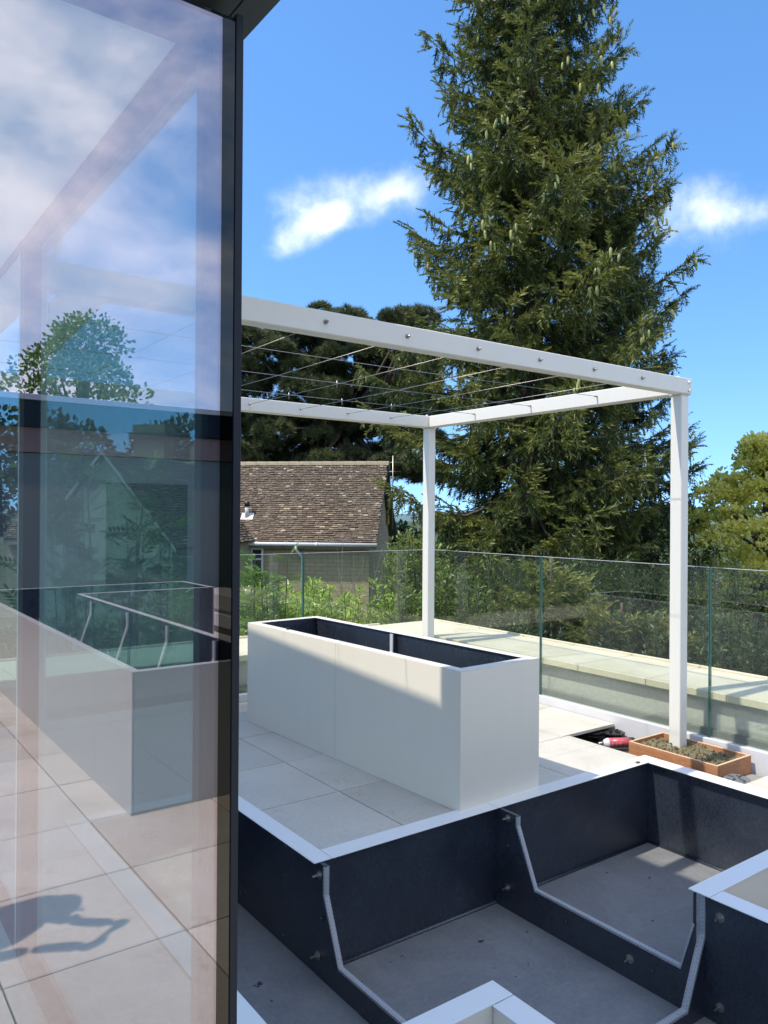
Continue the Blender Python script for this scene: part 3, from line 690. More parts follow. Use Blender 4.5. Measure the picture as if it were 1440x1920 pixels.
# ------------------------------------------------------------------ neighbouring building mirrored in the glazing
def neighbour():
    T = thing('flat_roofed_annexe', 'long flat roofed annexe with dark fascia, only mirrored in the tinted glazing', 'building', (0, -10.5, -.1))
    box('wall_render', -9, 9, -12.5, -9.6, -2.3, 2.35, painted('grey_green_render', (.20, .22, .19), .8), T)
    box('timber_band', -9.02, 9.02, -12.5, -9.57, 2.36, 2.72, painted('cedar_band', (.32, .20, .15), .7, .2, 8), T)
    box('dark_fascia', -9.15, 9.15, -12.6, -9.50, 2.73, 3.10, MT['dark'], T)
    box('roof_coping', -9.2, 9.2, -12.65, -9.45, 3.11, 3.19, painted('zinc_coping', (.5, .5, .52), .4), T)
    for k in range(6):
        x = -7.5 + k * 2.8; w = box('window', x, x + 1.2, -9.60, -9.575, .4, 1.9, MT['window'], T); box('window_frame', x - .05, x + 1.25, -9.59, -9.578, .35, 1.95, MT['dark'], w)
neighbour()

# ------------------------------------------------------------------ bungalow with stone roof
H_O = Vector((15.1, 21.2, .52)); H_E = Vector((cos(R(135)), sin(R(135)), 0)); H_N = Vector((cos(R(45)), sin(R(45)), 0))
def hp(e, n, z): return H_O + H_E * e + H_N * n + Vector((0, 0, z))
def house():
    T = thing('stone_bungalow', 'old stone bungalow with mossy brown tiled roof beyond the hedge', 'house', tuple(H_O) )
    def hull(name, quads, mat):
        bm = bmesh.new()
        for q in quads: bm.faces.new([bm.verts.new(p) for p in q])
        bmesh.ops.remove_doubles(bm, verts=bm.verts[:], dist=.001)
        return finish(name, bm, mat, T)
    RI = 2.86; DN = 2.65
    # stone walls with coursed blocks
    def coursed():
        b = MatB('coursed_stone'); v = b.N.new('ShaderNodeAttribute'); v.attribute_name = 'UVMap'
        bt = b.N.new('ShaderNodeTexBrick'); bt.inputs['Scale'].default_value = 1; bt.inputs['Brick Width'].default_value = .42; bt.inputs['Row Height'].default_value = .14; bt.inputs['Mortar Size'].default_value = .012
        bt.inputs['Color1'].default_value = (.44, .36, .23, 1); bt.inputs['Color2'].default_value = (.36, .29, .18, 1); bt.inputs['Mortar'].default_value = (.22, .18, .12, 1)
        b.L.new(b.coord('UV'), bt.inputs['Vector']); n = b.noise(b.geo(), 5, 6); c = b.mix(.3, bt.outputs['Color'], b.ramp(n, [(.3, (.30, .25, .16)), (.7, (.50, .42, .28))]))
        b.bump(bt.outputs['Fac'], -.4, .01); return b.set(c, .9)
    cs = coursed()
    def wall(name, p0, p1, z0, z1, mat, top=None):
        bm = bmesh.new(); uvl = bm.loops.layers.uv.new('UVMap'); d = (p1 - p0); L = d.length
        pts = [(0, z0), (L, z0), (L, z1), (0, z1)] if top is None else [(0, z0), (L, z0), (L, z1), (L / 2, top), (0, z1)]
        vs = [bm.verts.new(p0 + d * (s / L) + Vector((0, 0, z))) for s, z in pts]; f = bm.faces.new(vs)
        for l, t in zip(f.loops, pts): l[uvl].uv = t
        o = finish(name, bm, mat, T); return o
    wall('front_wall', hp(14, .30, 0), hp(.18, .30, 0), -2.9, .05, cs)
    wall('gable_wall', hp(.18, .30, 0), hp(.18, 2 * DN - .3, 0), -2.9, -.05, cs, top=2.62)
    # roof deck + individual stone tiles in courses
    def roofplane(e0, e1, flip=1, name='roof_tiles', o0=H_O, E=H_E, N=H_N, rise=RI, run=DN, rows=42, seed=1, wmin=.12, wmax=.21, parent=None):
        rr = random.Random(seed); bm = bmesh.new(); cl = bm.loops.layers.float_color.new('tint')
        L = math.hypot(rise, run); up = (N * run + Vector((0, 0, rise))) / L; nor = (-N * rise + Vector((0, 0, run))) / L
        for r_ in range(rows):
            s0 = L * r_ / rows; h = L / rows
            e = e0 - rr.uniform(0, .3)
            while e < e1:
                w = rr.uniform(wmin, wmax) * (1.15 - .45 * r_ / rows); a, b2 = max(e, e0), min(e + w - .012, e1); e += w
                if b2 - a < .04: continue
                lift = .035 + rr.uniform(-.006, .022); drop = rr.uniform(-.012, .012)
                p = lambda ee, s, k: o0 + E * ee + up * s + nor * k
                q = [p(a, s0 + drop, lift), p(b2, s0 + drop + rr.uniform(-.006, .006), lift), p(b2, s0 + h * 1.25, .004), p(a, s0 + h * 1.25, .004)]
                lo = [p(a, s0 + drop, -.01), p(b2, s0 + drop, -.01)]
                vs = [bm.verts.new(v) for v in q + lo]
                t = rr.random()
                for f in (bm.faces.new(vs[:4]), bm.faces.new((vs[4], vs[5], vs[1], vs[0])), bm.faces.new((vs[4], vs[0], vs[3])), bm.faces.new((vs[1], vs[5], vs[2]))):
                    for l in f.loops: l[cl] = (t, rr.random(), 0, 1)
        me_o = finish_norecalc(name, bm, MT['rooftile'], T); me_o['kind'] = 'stuff'; return me_o
    def finish_norecalc(name, bm, mat, parent):
        me = bpy.data.meshes.new(name); bm.to_mesh(me); bm.free(); return link(name, me, mat, parent, -wp(parent))
    b = MatB('stone_roof_tile'); a = b.attr('tint'); sp = b.N.new('ShaderNodeSeparateColor'); b.L.new(a.outputs['Color'], sp.inputs[0])
    c = b.ramp(sp.outputs[0], [(0, (.105, .080, .058)), (.35, (.135, .104, .076)), (.80, (.165, .128, .094)), (.94, (.21, .17, .12)), (1, (.42, .35, .24))])
    lich = b.ramp(b.noise(b.geo(), 9, 6, .75, .6), [(.60, (0, 0, 0)), (.67, (.8, .8, .8))]); big = b.ramp(b.noise(b.geo(), .9, 3), [(.4, (0, 0, 0)), (.6, (1, 1, 1))]); lm = b.mix(1.0, lich, big, 'MULTIPLY')
    c = b.mix(lm, c, (.46, .40, .26)); c = b.mix(b.ramp(b.noise(b.geo(), 22, 4, .7), [(.60, (0, 0, 0)), (.66, (.6, .6, .6))]), c, (.05, .045, .035))
    b.bump(b.noise(b.geo(), 30, 4), .4, .01); MT['rooftile'] = b.set(c, .9)
    roofplane(-.12, 13.5)
    hull('roof_deck', [[hp(-.10, 0, -.04), hp(13.5, 0, -.04), hp(13.5, DN, RI - .04), hp(-.10, DN, RI - .04)], [hp(-.10, 2 * DN, -.04), hp(13.5, 2 * DN, -.04), hp(13.5, DN, RI - .04), hp(-.10, DN, RI - .04)]], MT['lead'])
    # ridge tiles
    e = -.14; k = 0
    while e < 13:
        L = .42; bm = bmesh.new()
        pr = [(-.14, -.10), (-.09, -.01), (0, .045), (.09, -.01), (.14, -.10)]
        lo = [bm.verts.new(hp(e, DN + a2, RI + b2)) for a2, b2 in pr]; hi = [bm.verts.new(hp(e + L - .01, DN + a2, RI + b2 + .008)) for a2, b2 in pr]
        for i in range(4): bm.faces.new((lo[i], lo[i + 1], hi[i + 1], hi[i]))
        bm.faces.new(lo); bm.faces.new(hi[::-1])
        finish('ridge_tile', bm, MT['stonewall'], T); e += L; k += 1
    # verge at the gable
    hull('barge_board', [[hp(-.13, 0, -.10), hp(-.13, DN, RI - .10), hp(-.13, DN, RI - .02), hp(-.13, 0, -.02)], [hp(-.13, 2 * DN, -.10), hp(-.13, DN, RI - .10), hp(-.13, DN, RI - .02), hp(-.13, 2 * DN, -.02)]], MT['lead'])
    # gutter, fascia and downpipe
    tube('gutter', [hp(-.15, -.07, -.07), hp(5, -.07, -.072), hp(12.5, -.07, -.07)], .065, MT['upvc'], T, 10)
    for ee in (1.9, 4.0, 6.1): tube('gutter_union', [hp(ee - .04, -.07, -.07), hp(ee + .04, -.07, -.07)], .072, MT['upvc'], T, 10)
    prism_f = hull('fascia_board', [[hp(-.1, .02, -.22), hp(13.5, .02, -.22), hp(13.5, .02, -.03), hp(-.1, .02, -.03)], [hp(-.1, .02, -.22), hp(13.5, .02, -.22), hp(13.5, .29, -.22), hp(-.1, .29, -.22)]], MT['stonewall'])
    tube('downpipe', [hp(2.62, -.07, -.12), hp(2.62, -.07, -.24), hp(2.48, .20, -.52), hp(2.48, .24, -.66), hp(2.48, .24, -2.8)], .045, MT['upvc'], T, 10)
    # windows
    def window(e0, w, z0, z1):
        f = T
        fr = hull('window', [[hp(e0, .27, z0), hp(e0 + w, .27, z0), hp(e0 + w, .27, z1), hp(e0, .27, z1)]], MT['window'])
        def bar(a, b2, c0, c1): 
            bm = bmesh.new(); v = [bm.verts.new(hp(ee, nn, zz)) for ee in (a, b2) for nn in (.21, .268) for zz in (c0, c1)]
            for q in ((0, 1, 3, 2), (4, 6, 7, 5), (0, 4, 5, 1), (2, 3, 7, 6), (0, 2, 6, 4), (1, 5, 7, 3)): bm.faces.new([v[i] for i in q])
            finish('window_bar', bm, MT['upvc'], fr)
        t = .07
        bar(e0, e0 + t, z0, z1); bar(e0 + w - t, e0 + w, z0, z1); bar(e0 + t, e0 + w - t, z0, z0 + t); bar(e0 + t, e0 + w - t, z1 - t, z1); bar(e0 + t, e0 + w - t, z1 - .42, z1 - .36); bar(e0 + w / 2 - .03, e0 + w / 2 + .03, z0 + t, z1 - t)
    window(3.85, .85, -1.5, -.22); window(4.95, .9, -1.5, -.22)
    # roof vent
    s = .42; up = (H_N * DN + Vector((0, 0, RI))) / math.hypot(DN, RI); vb = H_O + H_E * 4.62 + up * .95
    v0 = hull('vent_flashing', [[vb + H_E * -.22 + Vector((0, -.02, .05)), vb + H_E * .22 + Vector((0, -.02, .05)), vb + H_E * .22 + up * .3 + Vector((0, -.02, .06)), vb + H_E * -.22 + up * .3 + Vector((0, -.02, .06))]], MT['alu'])
    tube('vent_pipe', [vb + up * .15, vb + up * .15 + Vector((0, 0, .42))], .075, MT['alu'], T, 10); tube('vent_cowl', [vb + up * .15 + Vector((0, 0, .40)), vb + up * .15 + Vector((0, 0, .58))], [.10, .085], MT['black'], T, 10)
    # front wing with its own gable
    A = Vector((6.2, 21.1, 0)); hw = 2.1; rs = 2.6; ze = .55
    L1 = 6.5
    b1 = leaf_free = MT['rooftile']
    def wpnt(e, n, z): return A + H_E * e + H_N * n + Vector((0, 0, z))
    roofplane(0, L1, o0=wpnt(-hw, 0, ze), E=H_N, N=H_E, rise=rs, run=hw, rows=34, seed=5)
    hull('roof_deck', [[wpnt(-hw, 0, ze - .04), wpnt(-hw, L1, ze - .04), wpnt(0, L1, ze + rs - .04), wpnt(0, 0, ze + rs - .04)], [wpnt(hw, 0, ze - .04), wpnt(hw, L1, ze - .04), wpnt(0, L1, ze + rs - .04), wpnt(0, 0, ze + rs - .04)]], MT['lead'])
    wall('gable_wall', wpnt(hw - .15, .15, 0), wpnt(-hw + .15, .15, 0), -2.9, ze - .0, MT['stonelight'], top=ze + rs - .2)
    wall('wing_wall', wpnt(-hw + .15, .15, 0), wpnt(-hw + .15, L1, 0), -2.9, ze - .05, MT['stonelight'])
    hull('barge_board', [[wpnt(-hw, -.03, ze - .12), wpnt(0, -.03, ze + rs - .12), wpnt(0, -.03, ze + rs), wpnt(-hw, -.03, ze)], [wpnt(hw, -.03, ze - .12), wpnt(0, -.03, ze + rs - .12), wpnt(0, -.03, ze + rs), wpnt(hw, -.03, ze)]], painted('pale_verge', (.45, .44, .36), .8))
    # chimney
    c0 = Vector((9.6, 26.6, 0))
    ch = thing_part = None
    def rbox(name, c, he, hn, z0, z1, mat):
        bm = bmesh.new(); v = [bm.verts.new(c + H_E * a * he + H_N * b2 * hn + Vector((0, 0, z))) for z in (z0, z1) for a, b2 in ((-1, -1), (1, -1), (1, 1), (-1, 1))]
        for q in ((3, 2, 1, 0), (4, 5, 6, 7), (0, 1, 5, 4), (1, 2, 6, 5), (2, 3, 7, 6), (3, 0, 4, 7)): bm.faces.new([v[i] for i in q])
        return finish(name, bm, mat, T)
    rbox('chimney', c0, .55, .42, 1.5, 4.05, MT['stonewall']); rbox('chimney_cap', c0, .68, .55, 4.05, 4.22, MT['lead']); rbox('chimney_top', c0, .58, .45, 4.22, 4.50, MT['stonewall'])
    c1 = Vector((12.6, 29.5, 0)); rbox('chimney', c1, .35, .35, 2.6, 4.1, MT['stonewall'])
    # alarm box on gable
    bm = bmesh.new(); c = hp(.14, 4.15, .75)
    v = [bm.verts.new(c + H_E * a + H_N * b2 + Vector((0, 0, z))) for z in (-.18, .18) for a, b2 in ((-.06, -.10), (.0, -.10), (.0, .10), (-.06, .10))]
    for q in ((3, 2, 1, 0), (4, 5, 6, 7), (0, 1, 5, 4), (1, 2, 6, 5), (2, 3, 7, 6), (3, 0, 4, 7)): bm.faces.new([v[i] for i in q])
    finish('alarm_box', bm, painted('yellow_box', (.55, .35, .04), .5), T)
    # aerial on the gable
    G = thing('tv_aerial', 'thin metal television aerial on the right gable end of the bungalow', 'aerial', tuple(hp(-.2, 3.2, 1.3)))
    p = hp(-.2, 3.2, 0); tube('mast', [p + Vector((0, 0, .4)), p + Vector((0, 0, 3.15))], .018, MT['zinc'], G, 6)
    tube('boom', [p + H_E * -.1 + Vector((0, 0, 2.9)), p + H_E * .05 + H_N * .9 + Vector((0, 0, 2.95))], .012, MT['zinc'], G, 6)
    for k in range(7):
        q = p + H_N * (.05 + .13 * k) + Vector((0, 0, 2.9 + .006 * k)); tube('element', [q - H_E * .16, q + H_E * .16], .008, MT['zinc'], G, 5)
    for z in (2.55, 2.35): tube('element', [p + H_E * -.3 + Vector((0, 0, z)), p + H_E * .3 + Vector((0, 0, z))], .008, MT['zinc'], G, 5)
house()

# ------------------------------------------------------------------ foliage engine (numpy instancing into one mesh)
def rotmats(d, roll):
    """frames whose +X is d (n,3), rolled about it"""
    d = d / np.linalg.norm(d, axis=1, keepdims=True)
    up = np.tile(np.array([0, 0, 1.0]), (len(d), 1)); bad = np.abs(d[:, 2]) > .97; up[bad] = (1, 0, 0)
    y = np.cross(up, d); y /= np.linalg.norm(y, axis=1, keepdims=True); z = np.cross(d, y)
    c, s = np.cos(roll)[:, None], np.sin(roll)[:, None]
    return np.stack([d, y * c + z * s, -y * s + z * c], axis=2)
def scatter_mesh(name, tv, tf, pos, mats, scale, tint, mat, parent, kind=None, vt=None, smooth=False):
    n, m = len(pos), len(tv)
    V = np.einsum('nij,mj->nmi', mats, tv) * scale[:, None, None] + pos[:, None, :]
    loc = np.array(wp(parent)) if parent else np.zeros(3)
    V = (V - loc).reshape(-1, 3).astype(np.float32)
    k = len(tf[0]); F = np.asarray(tf)
    idx = (F[None] + (np.arange(n) * m)[:, None, None]).reshape(-1).astype(np.int32)
    me = bpy.data.meshes.new(name); me.vertices.add(len(V)); me.vertices.foreach_set('co', V.ravel())
    me.loops.add(len(idx)); me.loops.foreach_set('vertex_index', idx)
    nf = n * len(F); me.polygons.add(nf); me.polygons.foreach_set('loop_start', np.arange(0, nf * k, k, dtype=np.int32)); me.polygons.foreach_set('loop_total', np.full(nf, k, dtype=np.int32))
    T = np.repeat(tint, m)
    if vt is not None: T = np.clip(T + np.tile(vt, n), 0, 1)
    ca = me.color_attributes.new('tint', 'FLOAT_COLOR', 'POINT'); colr = np.ones((len(V), 4), np.float32); colr[:, 0] = T; colr[:, 1] = T; ca.data.foreach_set('color', colr.ravel())
    me.update(calc_edges=True); me.validate()
    o = link(name, me, mat, parent)
    if kind: o['kind'] = kind
    return o
def spray_template(nb=13, L=1.0, rng=None, blade=.22, width=.05, droop=.15, spread=1.0):
    rng = rng or np.random.default_rng(1); V = []; F = []; T = []
    for k in range(nb):
        t = (k + .5) / nb
        for sgn in (-1, 1):
            base = np.array([t * L, 0, -droop * t * t]); a = rng.uniform(.45, .95) * spread; el = rng.uniform(-.55, .5)
            ln = blade * (1.15 - .6 * t) * rng.uniform(.8, 1.2)
            d = np.array([cos(a) * cos(el), sgn * sin(a) * cos(el), sin(el)]); s = np.cross(d, rng.normal(size=3)); s /= np.linalg.norm(s)
            i = len(V); V += [base - s * width * .5, base + s * width * .5, base + d * ln]; F.append((i, i + 1, i + 2)); T += [-.12, -.12, .12 + .2 * (t > .8)]
    i = len(V); V += [np.array([0, -.015, 0]), np.array([0, .015, 0]), np.array([L * 1.08, 0, -droop])]; F.append((i, i + 1, i + 2)); T += [-.1, -.1, .25]
    return np.array(V), F, np.array(T)
SPR = spray_template(9, 1.0, np.random.default_rng(3), .34, .085, .12)
def burst_template(n, rng, w=.10, hemi=True):
    V = []; F = []; T = []
    for k in range(n):
        d = rng.normal(size=3); d /= np.linalg.norm(d)
        if hemi: d[0] = abs(d[0]) * .8 + .25
        d /= np.linalg.norm(d); s = np.cross(d, rng.normal(size=3)); s /= np.linalg.norm(s)
        ln = rng.uniform(.7, 1); i = len(V); V += [-s * w * .5, s * w * .5, d * ln]; F.append((i, i + 1, i + 2)); T += [-.15, -.15, .15]
    return np.array(V), F, np.array(T)
BUR = burst_template(22, np.random.default_rng(9))
def leaf_template(l=1., w=.35, fold=.08):
    V = np.array([(0, 0, 0), (l * .35, w * .5, fold), (l * .75, w * .38, fold * .6), (l, 0, -fold), (l * .75, -w * .38, fold * .6), (l * .35, -w * .5, fold), (l * .5, 0, 0)])
    F = [(0, 1, 6, 5), (1, 2, 3, 6), (6, 3, 4, 5)]
    return V, F, np.zeros(7)
def branches_mesh(name, list_of, mat, parent, seg=5):
    bm = bmesh.new()
    for pts, rads in list_of: tube_bm(bm, pts, rads, seg, cap=False)
    o = finish(name, bm, mat, parent, smooth=True); o['kind'] = 'stuff'; return o

def spruce(x, y, zb, zt, r0, r_slope_z0, rf, label, seed, crown_from, dens=1.0, sc=.52, gaps=(), cones=0, tint0=0.0, trunk_r=.36, wh=.50):
    rng = np.random.default_rng(seed); T = thing('spruce_tree', label, 'tree', (x, y, zb))
    H = zt - zb
    tz = np.linspace(zb, zt, 14); wob = .05
    tube('trunk', [(x + wob * sin(z * .5), y + wob * cos(z * .4), z) for z in tz], [max(.02, trunk_r * (1 - (z - zb) / H) ** .8) for z in tz], MT['bark'], T, 10)
    P = []; D = []; S = []; TI = []; BR = []; CN = []
    z = crown_from
    while z < zt - .3:
        nb = rng.integers(5, 8)
        az0 = rng.uniform(0, 2 * pi)
        for k in range(nb):
            az = az0 + 2 * pi * k / nb + rng.normal() * .22; zz = z + rng.uniform(-.25, .25)
            L = rf(zz) * (rng.uniform(.62, 1.06) if rng.random() > .14 else rng.uniform(1.0, 1.12))
            skip = False
            for (ga, gw, gz0, gz1) in gaps:
                if gz0 < zz < gz1 and abs((az - ga + pi) % (2 * pi) - pi) < gw: skip = True
            if skip and rng.random() < .85: continue
            if L < .25: continue
            rel = (zz - crown_from) / (zt - crown_from)
            rise = -.32 + .52 * rel ** 1.2; tip = .16
            u = np.array([cos(az), sin(az), 0]); side = np.array([-sin(az), cos(az), 0]); bend = rng.normal() * .12
            def bp(t): return np.array([x, y, zz]) + u * L * t + side * bend * L * t * t + np.array([0, 0, L * (rise * t - .18 * sin(pi * min(t, 1)) + tip * t ** 3)])
            ts = np.linspace(0, 1, 7); BR.append(([tuple(bp(t)) for t in ts], [max(.008, .016 * L * (1.05 - t)) for t in ts]))
            bt = rng.uniform(-.16, .16) + tint0 + .12 * rel
            nn = int(dens * (5 + 4.2 * L)) + 1
            for q in range(nn):
                t = .14 + .86 * (q + rng.uniform(0, 1)) / nn; p = bp(t); dirn = bp(min(t + .03, 1.03)) - bp(t - .03); dirn /= np.linalg.norm(dirn)
                sg = 1 if q % 2 else -1; lat = L * .34 * (1.12 - t) * rng.uniform(.55, 1.1) + .10; nt = rng.normal() * .10
                ld = side * sg * .8 + dirn * .6; ld /= np.linalg.norm(ld); m_ = int(3 + lat * 5.5)
                for w in range(m_):
                    f_ = (w + .5) / m_; p2 = p + ld * lat * f_ + np.array([0, 0, -.16 * lat * f_ * f_]) + rng.normal(size=3) * .035
                    if rng.random() < .5: d2 = np.array([0, 0, -1.0]) + ld * .3 + rng.normal(size=3) * .22; s2 = rng.uniform(.6, 1.2); tt = -.10
                    else: d2 = ld + dirn * rng.uniform(-.3, .7) + np.array([0, 0, rng.uniform(-.35, .15)]); s2 = rng.uniform(.7, 1.15); tt = .08
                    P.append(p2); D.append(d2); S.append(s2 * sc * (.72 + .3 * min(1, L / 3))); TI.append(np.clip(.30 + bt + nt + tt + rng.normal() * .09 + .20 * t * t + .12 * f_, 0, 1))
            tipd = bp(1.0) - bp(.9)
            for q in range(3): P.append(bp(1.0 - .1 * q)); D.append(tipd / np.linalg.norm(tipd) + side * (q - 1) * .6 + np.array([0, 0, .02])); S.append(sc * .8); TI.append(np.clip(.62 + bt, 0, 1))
            if cones and zz > 4.5 and rng.random() < .45 + .3 * rel and (bp(1.0) - np.array([x, y, zz])) @ np.array([.59, .806, 0]) < .35 * L:
                for q in range(rng.integers(3, 7)):
                    t = rng.uniform(.80, 1.03); pp = bp(t) + side * rng.normal() * .16 + np.array([0, 0, -.10]) - np.array([.59, .806, 0]) * .10; CN.append(pp)
        z += wh * (1.0 if z < 8 else .9)
    branches_mesh('branch', BR, MT['bark'], T, 4)
    P = np.array(P); D = np.array(D); S = np.array(S); TI = np.array(TI)
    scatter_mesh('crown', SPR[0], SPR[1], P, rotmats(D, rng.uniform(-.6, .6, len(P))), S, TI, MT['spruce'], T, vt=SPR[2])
    if cones:
        rng.shuffle(CN)
        CN = sorted(CN, key=lambda c: (c[0] - x) * .59 + (c[1] - y) * .806 - rng.uniform(0, 6))[:cones]
        bm = bmesh.new(); tube_bm(bm, [(0, 0, 0), (0, 0, -.03), (0, 0, -.10), (0, 0, -.17), (0.004, 0, -.20)], [.012, .030, .034, .026, .008], 7); me = bpy.data.meshes.new('cone'); bm.to_mesh(me); bm.free()
        for p in me.polygons: p.use_smooth = True
        for c in CN:
            o = link('cone', me, MT['cone'], T, Vector(c) - wp(T)); s = rng.uniform(.8, 1.25); o.scale = (s, s, s * 1.1); o.rotation_euler = (rng.normal() * .12, rng.normal() * .12, rng.uniform(0, 6))
    print('spruce', len(P), 'sprays', len(CN), 'cones')
# main spruce: azimuth 43.3 deg, 22 m away
def rf_main(z):
    if z > 5.4: return max(.1, 4.42 - .198 * (z - 5.4))
    return 4.42 - .20 * (5.4 - z)
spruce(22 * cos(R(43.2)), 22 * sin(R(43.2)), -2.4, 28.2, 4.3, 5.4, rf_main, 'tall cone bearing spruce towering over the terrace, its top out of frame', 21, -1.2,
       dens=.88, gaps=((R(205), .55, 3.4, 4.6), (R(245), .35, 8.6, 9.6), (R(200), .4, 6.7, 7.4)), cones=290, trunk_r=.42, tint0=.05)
spruce(26.5 * cos(R(37.6)), 26.5 * sin(R(37.6)), -2.6, 13.5, 3, 3, lambda z: max(.1, 3.2 - .22 * max(0, z - 1)) if z < 12.5 else .3, 'slimmer dark spruce standing close behind the tall one, to its right', 4, -1.6, dens=.8, gaps=((R(217), 1.3, 2.2, 5.0),), tint0=-.16, trunk_r=.30)
# low boughs in front of the tall spruce, seen through the glass
spruce(14.2 * cos(R(41.5)), 14.2 * sin(R(41.5)), -2.4, .75, 2, 0, lambda z: max(.15, 1.9 - .62 * max(0, z + 1.9)), 'young low spruce just outside the parapet, behind the joint of the glass', 8, -2.2, dens=2.2, sc=.40, tint0=.05, trunk_r=.12, wh=.34)
spruce(13.0 * cos(R(36.6)), 13.0 * sin(R(36.6)), -2.5, .10, 2, 0, lambda z: max(.15, 1.6 - .60 * max(0, z + 1.9)), 'smallest spruce bough clump outside the parapet, left of the right pergola post', 18, -2.3, dens=2.2, sc=.38, tint0=-.02, trunk_r=.10, wh=.34)

def clumpy(x, y, zb, trunk, limbs, clumps, tmpl, sc, mat, barkm, name, label, seed, per, cat='tree', tint=(.5, .16), updir=.5, stems=True, group=None):
    rng = np.random.default_rng(seed); T = thing(name, label, cat, (x, y, zb), group=group)
    if trunk: tube('trunk', trunk[0], trunk[1], barkm, T, 10)
    if limbs: branches_mesh('branch', limbs, barkm, T, 6)
    P = []; D = []; TI = []
    for (c, r) in clumps:
        c = np.array(c); r = np.array(r); n = int(per * (r[0] * r[1] * r[2]) ** (2 / 3))
        v = rng.normal(size=(n, 3)); v /= np.linalg.norm(v, axis=1, keepdims=True); rad = rng.uniform(.45, 1.08, n) ** .6
        v[:, 2] = np.where(v[:, 2] < -.35, -v[:, 2] * .6, v[:, 2])
        P.append(c + v * r * rad[:, None]); dd = v + rng.normal(size=(n, 3)) * .45; dd[:, 2] += updir; D.append(dd)
        TI.append(np.clip(tint[0] + rng.normal() * .08 + rng.normal(size=n) * tint[1] + .15 * v[:, 2], 0, 1))
    P = np.concatenate(P); D = np.concatenate(D); TI = np.concatenate(TI)
    S = rng.uniform(.7, 1.25, len(P)) * sc
    scatter_mesh('crown' if trunk else 'foliage', tmpl[0], tmpl[1], P, rotmats(D, rng.uniform(-pi, pi, len(P))), S, TI, mat, T, vt=tmpl[2])
    print(name, len(P)); return T
def pine():
    rng = np.random.default_rng(31); D0 = 36.0
    x, y = D0 * cos(R(56.6)), D0 * sin(R(56.6)); u = np.array([sin(R(56.6)), -cos(R(56.6)), 0])  # screen right
    f = np.array([cos(R(56.6)), sin(R(56.6)), 0]); B = np.array([x, y, 0])
    fork = B + np.array([0, 0, 4.1])
    limbs = []; clumps = []
    ends = []
    for k in range(250):
        a = rng.uniform(-1, 1); zt = rng.uniform(0, 1) ** 1.15
        sx = a * (5.0 if zt < .8 else 4.2) - .9; z = 3.1 + 7.6 * zt - .9 * (abs(a - .3) ** 2) * zt; dep = rng.uniform(-3, 3)
        p = B + u * sx + f * dep + np.array([0, 0, z]); ends.append(p)
        s = rng.uniform(.38, .85); clumps.append((p, (s * 1.1, s * 1.1, s * .8)))
    for p in ends[:44]:
        st = fork + np.array([0, 0, rng.uniform(-.3, 2.2)]); mid = (st + p) / 2 + np.array([rng.normal() * .3, rng.normal() * .3, rng.uniform(-.7, .2)])
        limbs.append(([tuple(st), tuple((st + mid) / 2 + np.array([0, 0, -.15])), tuple(mid), tuple((mid + p) / 2 + rng.normal(size=3) * .15), tuple(p)], [.13, .11, .08, .05, .025]))
    # heavy limbs above the roof line
    for dx, dz, r in ((-2.6, 2.4, .26), (3.0, 1.5, .30), (-.6, 4.0, .26), (1.2, 4.2, .22), (-1.6, .9, .16)):
        e = fork + u * dx + np.array([0, 0, dz]); m_ = fork + u * dx * .62 + np.array([0, 0, dz * .22])
        limbs.append(([tuple(fork), tuple((fork + m_) / 2 - np.array([0, 0, .12])), tuple(m_), tuple(e)], [r, r * .85, r * .7, r * .4]))
    clumpy(x, y, -2.4, ([(x, y, -2.4), (x, y, 1), (x, y, 4.3)], [.52, .46, .38]), limbs, clumps, BUR, .30, MT['pine'], MT['pinebark'], 'pine_tree', 'broad dark pine with forking limbs rising right behind the bungalow roof', 5, 420, tint=(.48, .24))
pine()
def lime():
    rng = np.random.default_rng(2); D0 = 27.0; az = R(27.6); x, y = D0 * cos(az), D0 * sin(az); u = np.array([sin(az), -cos(az), 0]); f = np.array([cos(az), sin(az), 0]); B = np.array([x, y, 0])
    clumps = []; limbs = []
    for k in range(150):
        zt = rng.uniform(0, 1) ** .8; w = 2.9 * (1 - (max(0, zt - .25) / .78) ** 1.6) * (.75 + .35 * min(1, zt * 4)); a = rng.uniform(-1, 1); d = rng.uniform(-1, 1)
        if a * a + d * d > 1.15: continue
        p = B + u * (a * w) + f * (d * w) + np.array([0, 0, -2.0 + 5.8 * zt]); s = rng.uniform(.35, .62); clumps.append((p, (s, s, s * .8)))
        if k % 3 == 0: st = B + np.array([0, 0, -1.5 + 3 * zt]); limbs.append(([tuple(st), tuple((st + p) / 2), tuple(p)], [.07, .045, .015]))
    for top, hgt in ((.1, 3.7), (-1.3, 2.8), (1.25, 3.0), (.0, 3.3)): clumps.append((B + u * top + np.array([0, 0, hgt - .3]), (.32, .32, .5)))
    clumpy(x, y, -2.8, ([(x, y, -2.8), (x, y, 3.6)], [.28, .06]), limbs, clumps, leaf_template(1, .8, .12), .12, MT['lime'], MT['bark'], 'lime_tree', 'yellow green leafy lime tree at the right edge beyond the glass', 12, 900, tint=(.55, .24), updir=.2)
lime()
LF = leaf_template(1, .30, .05)
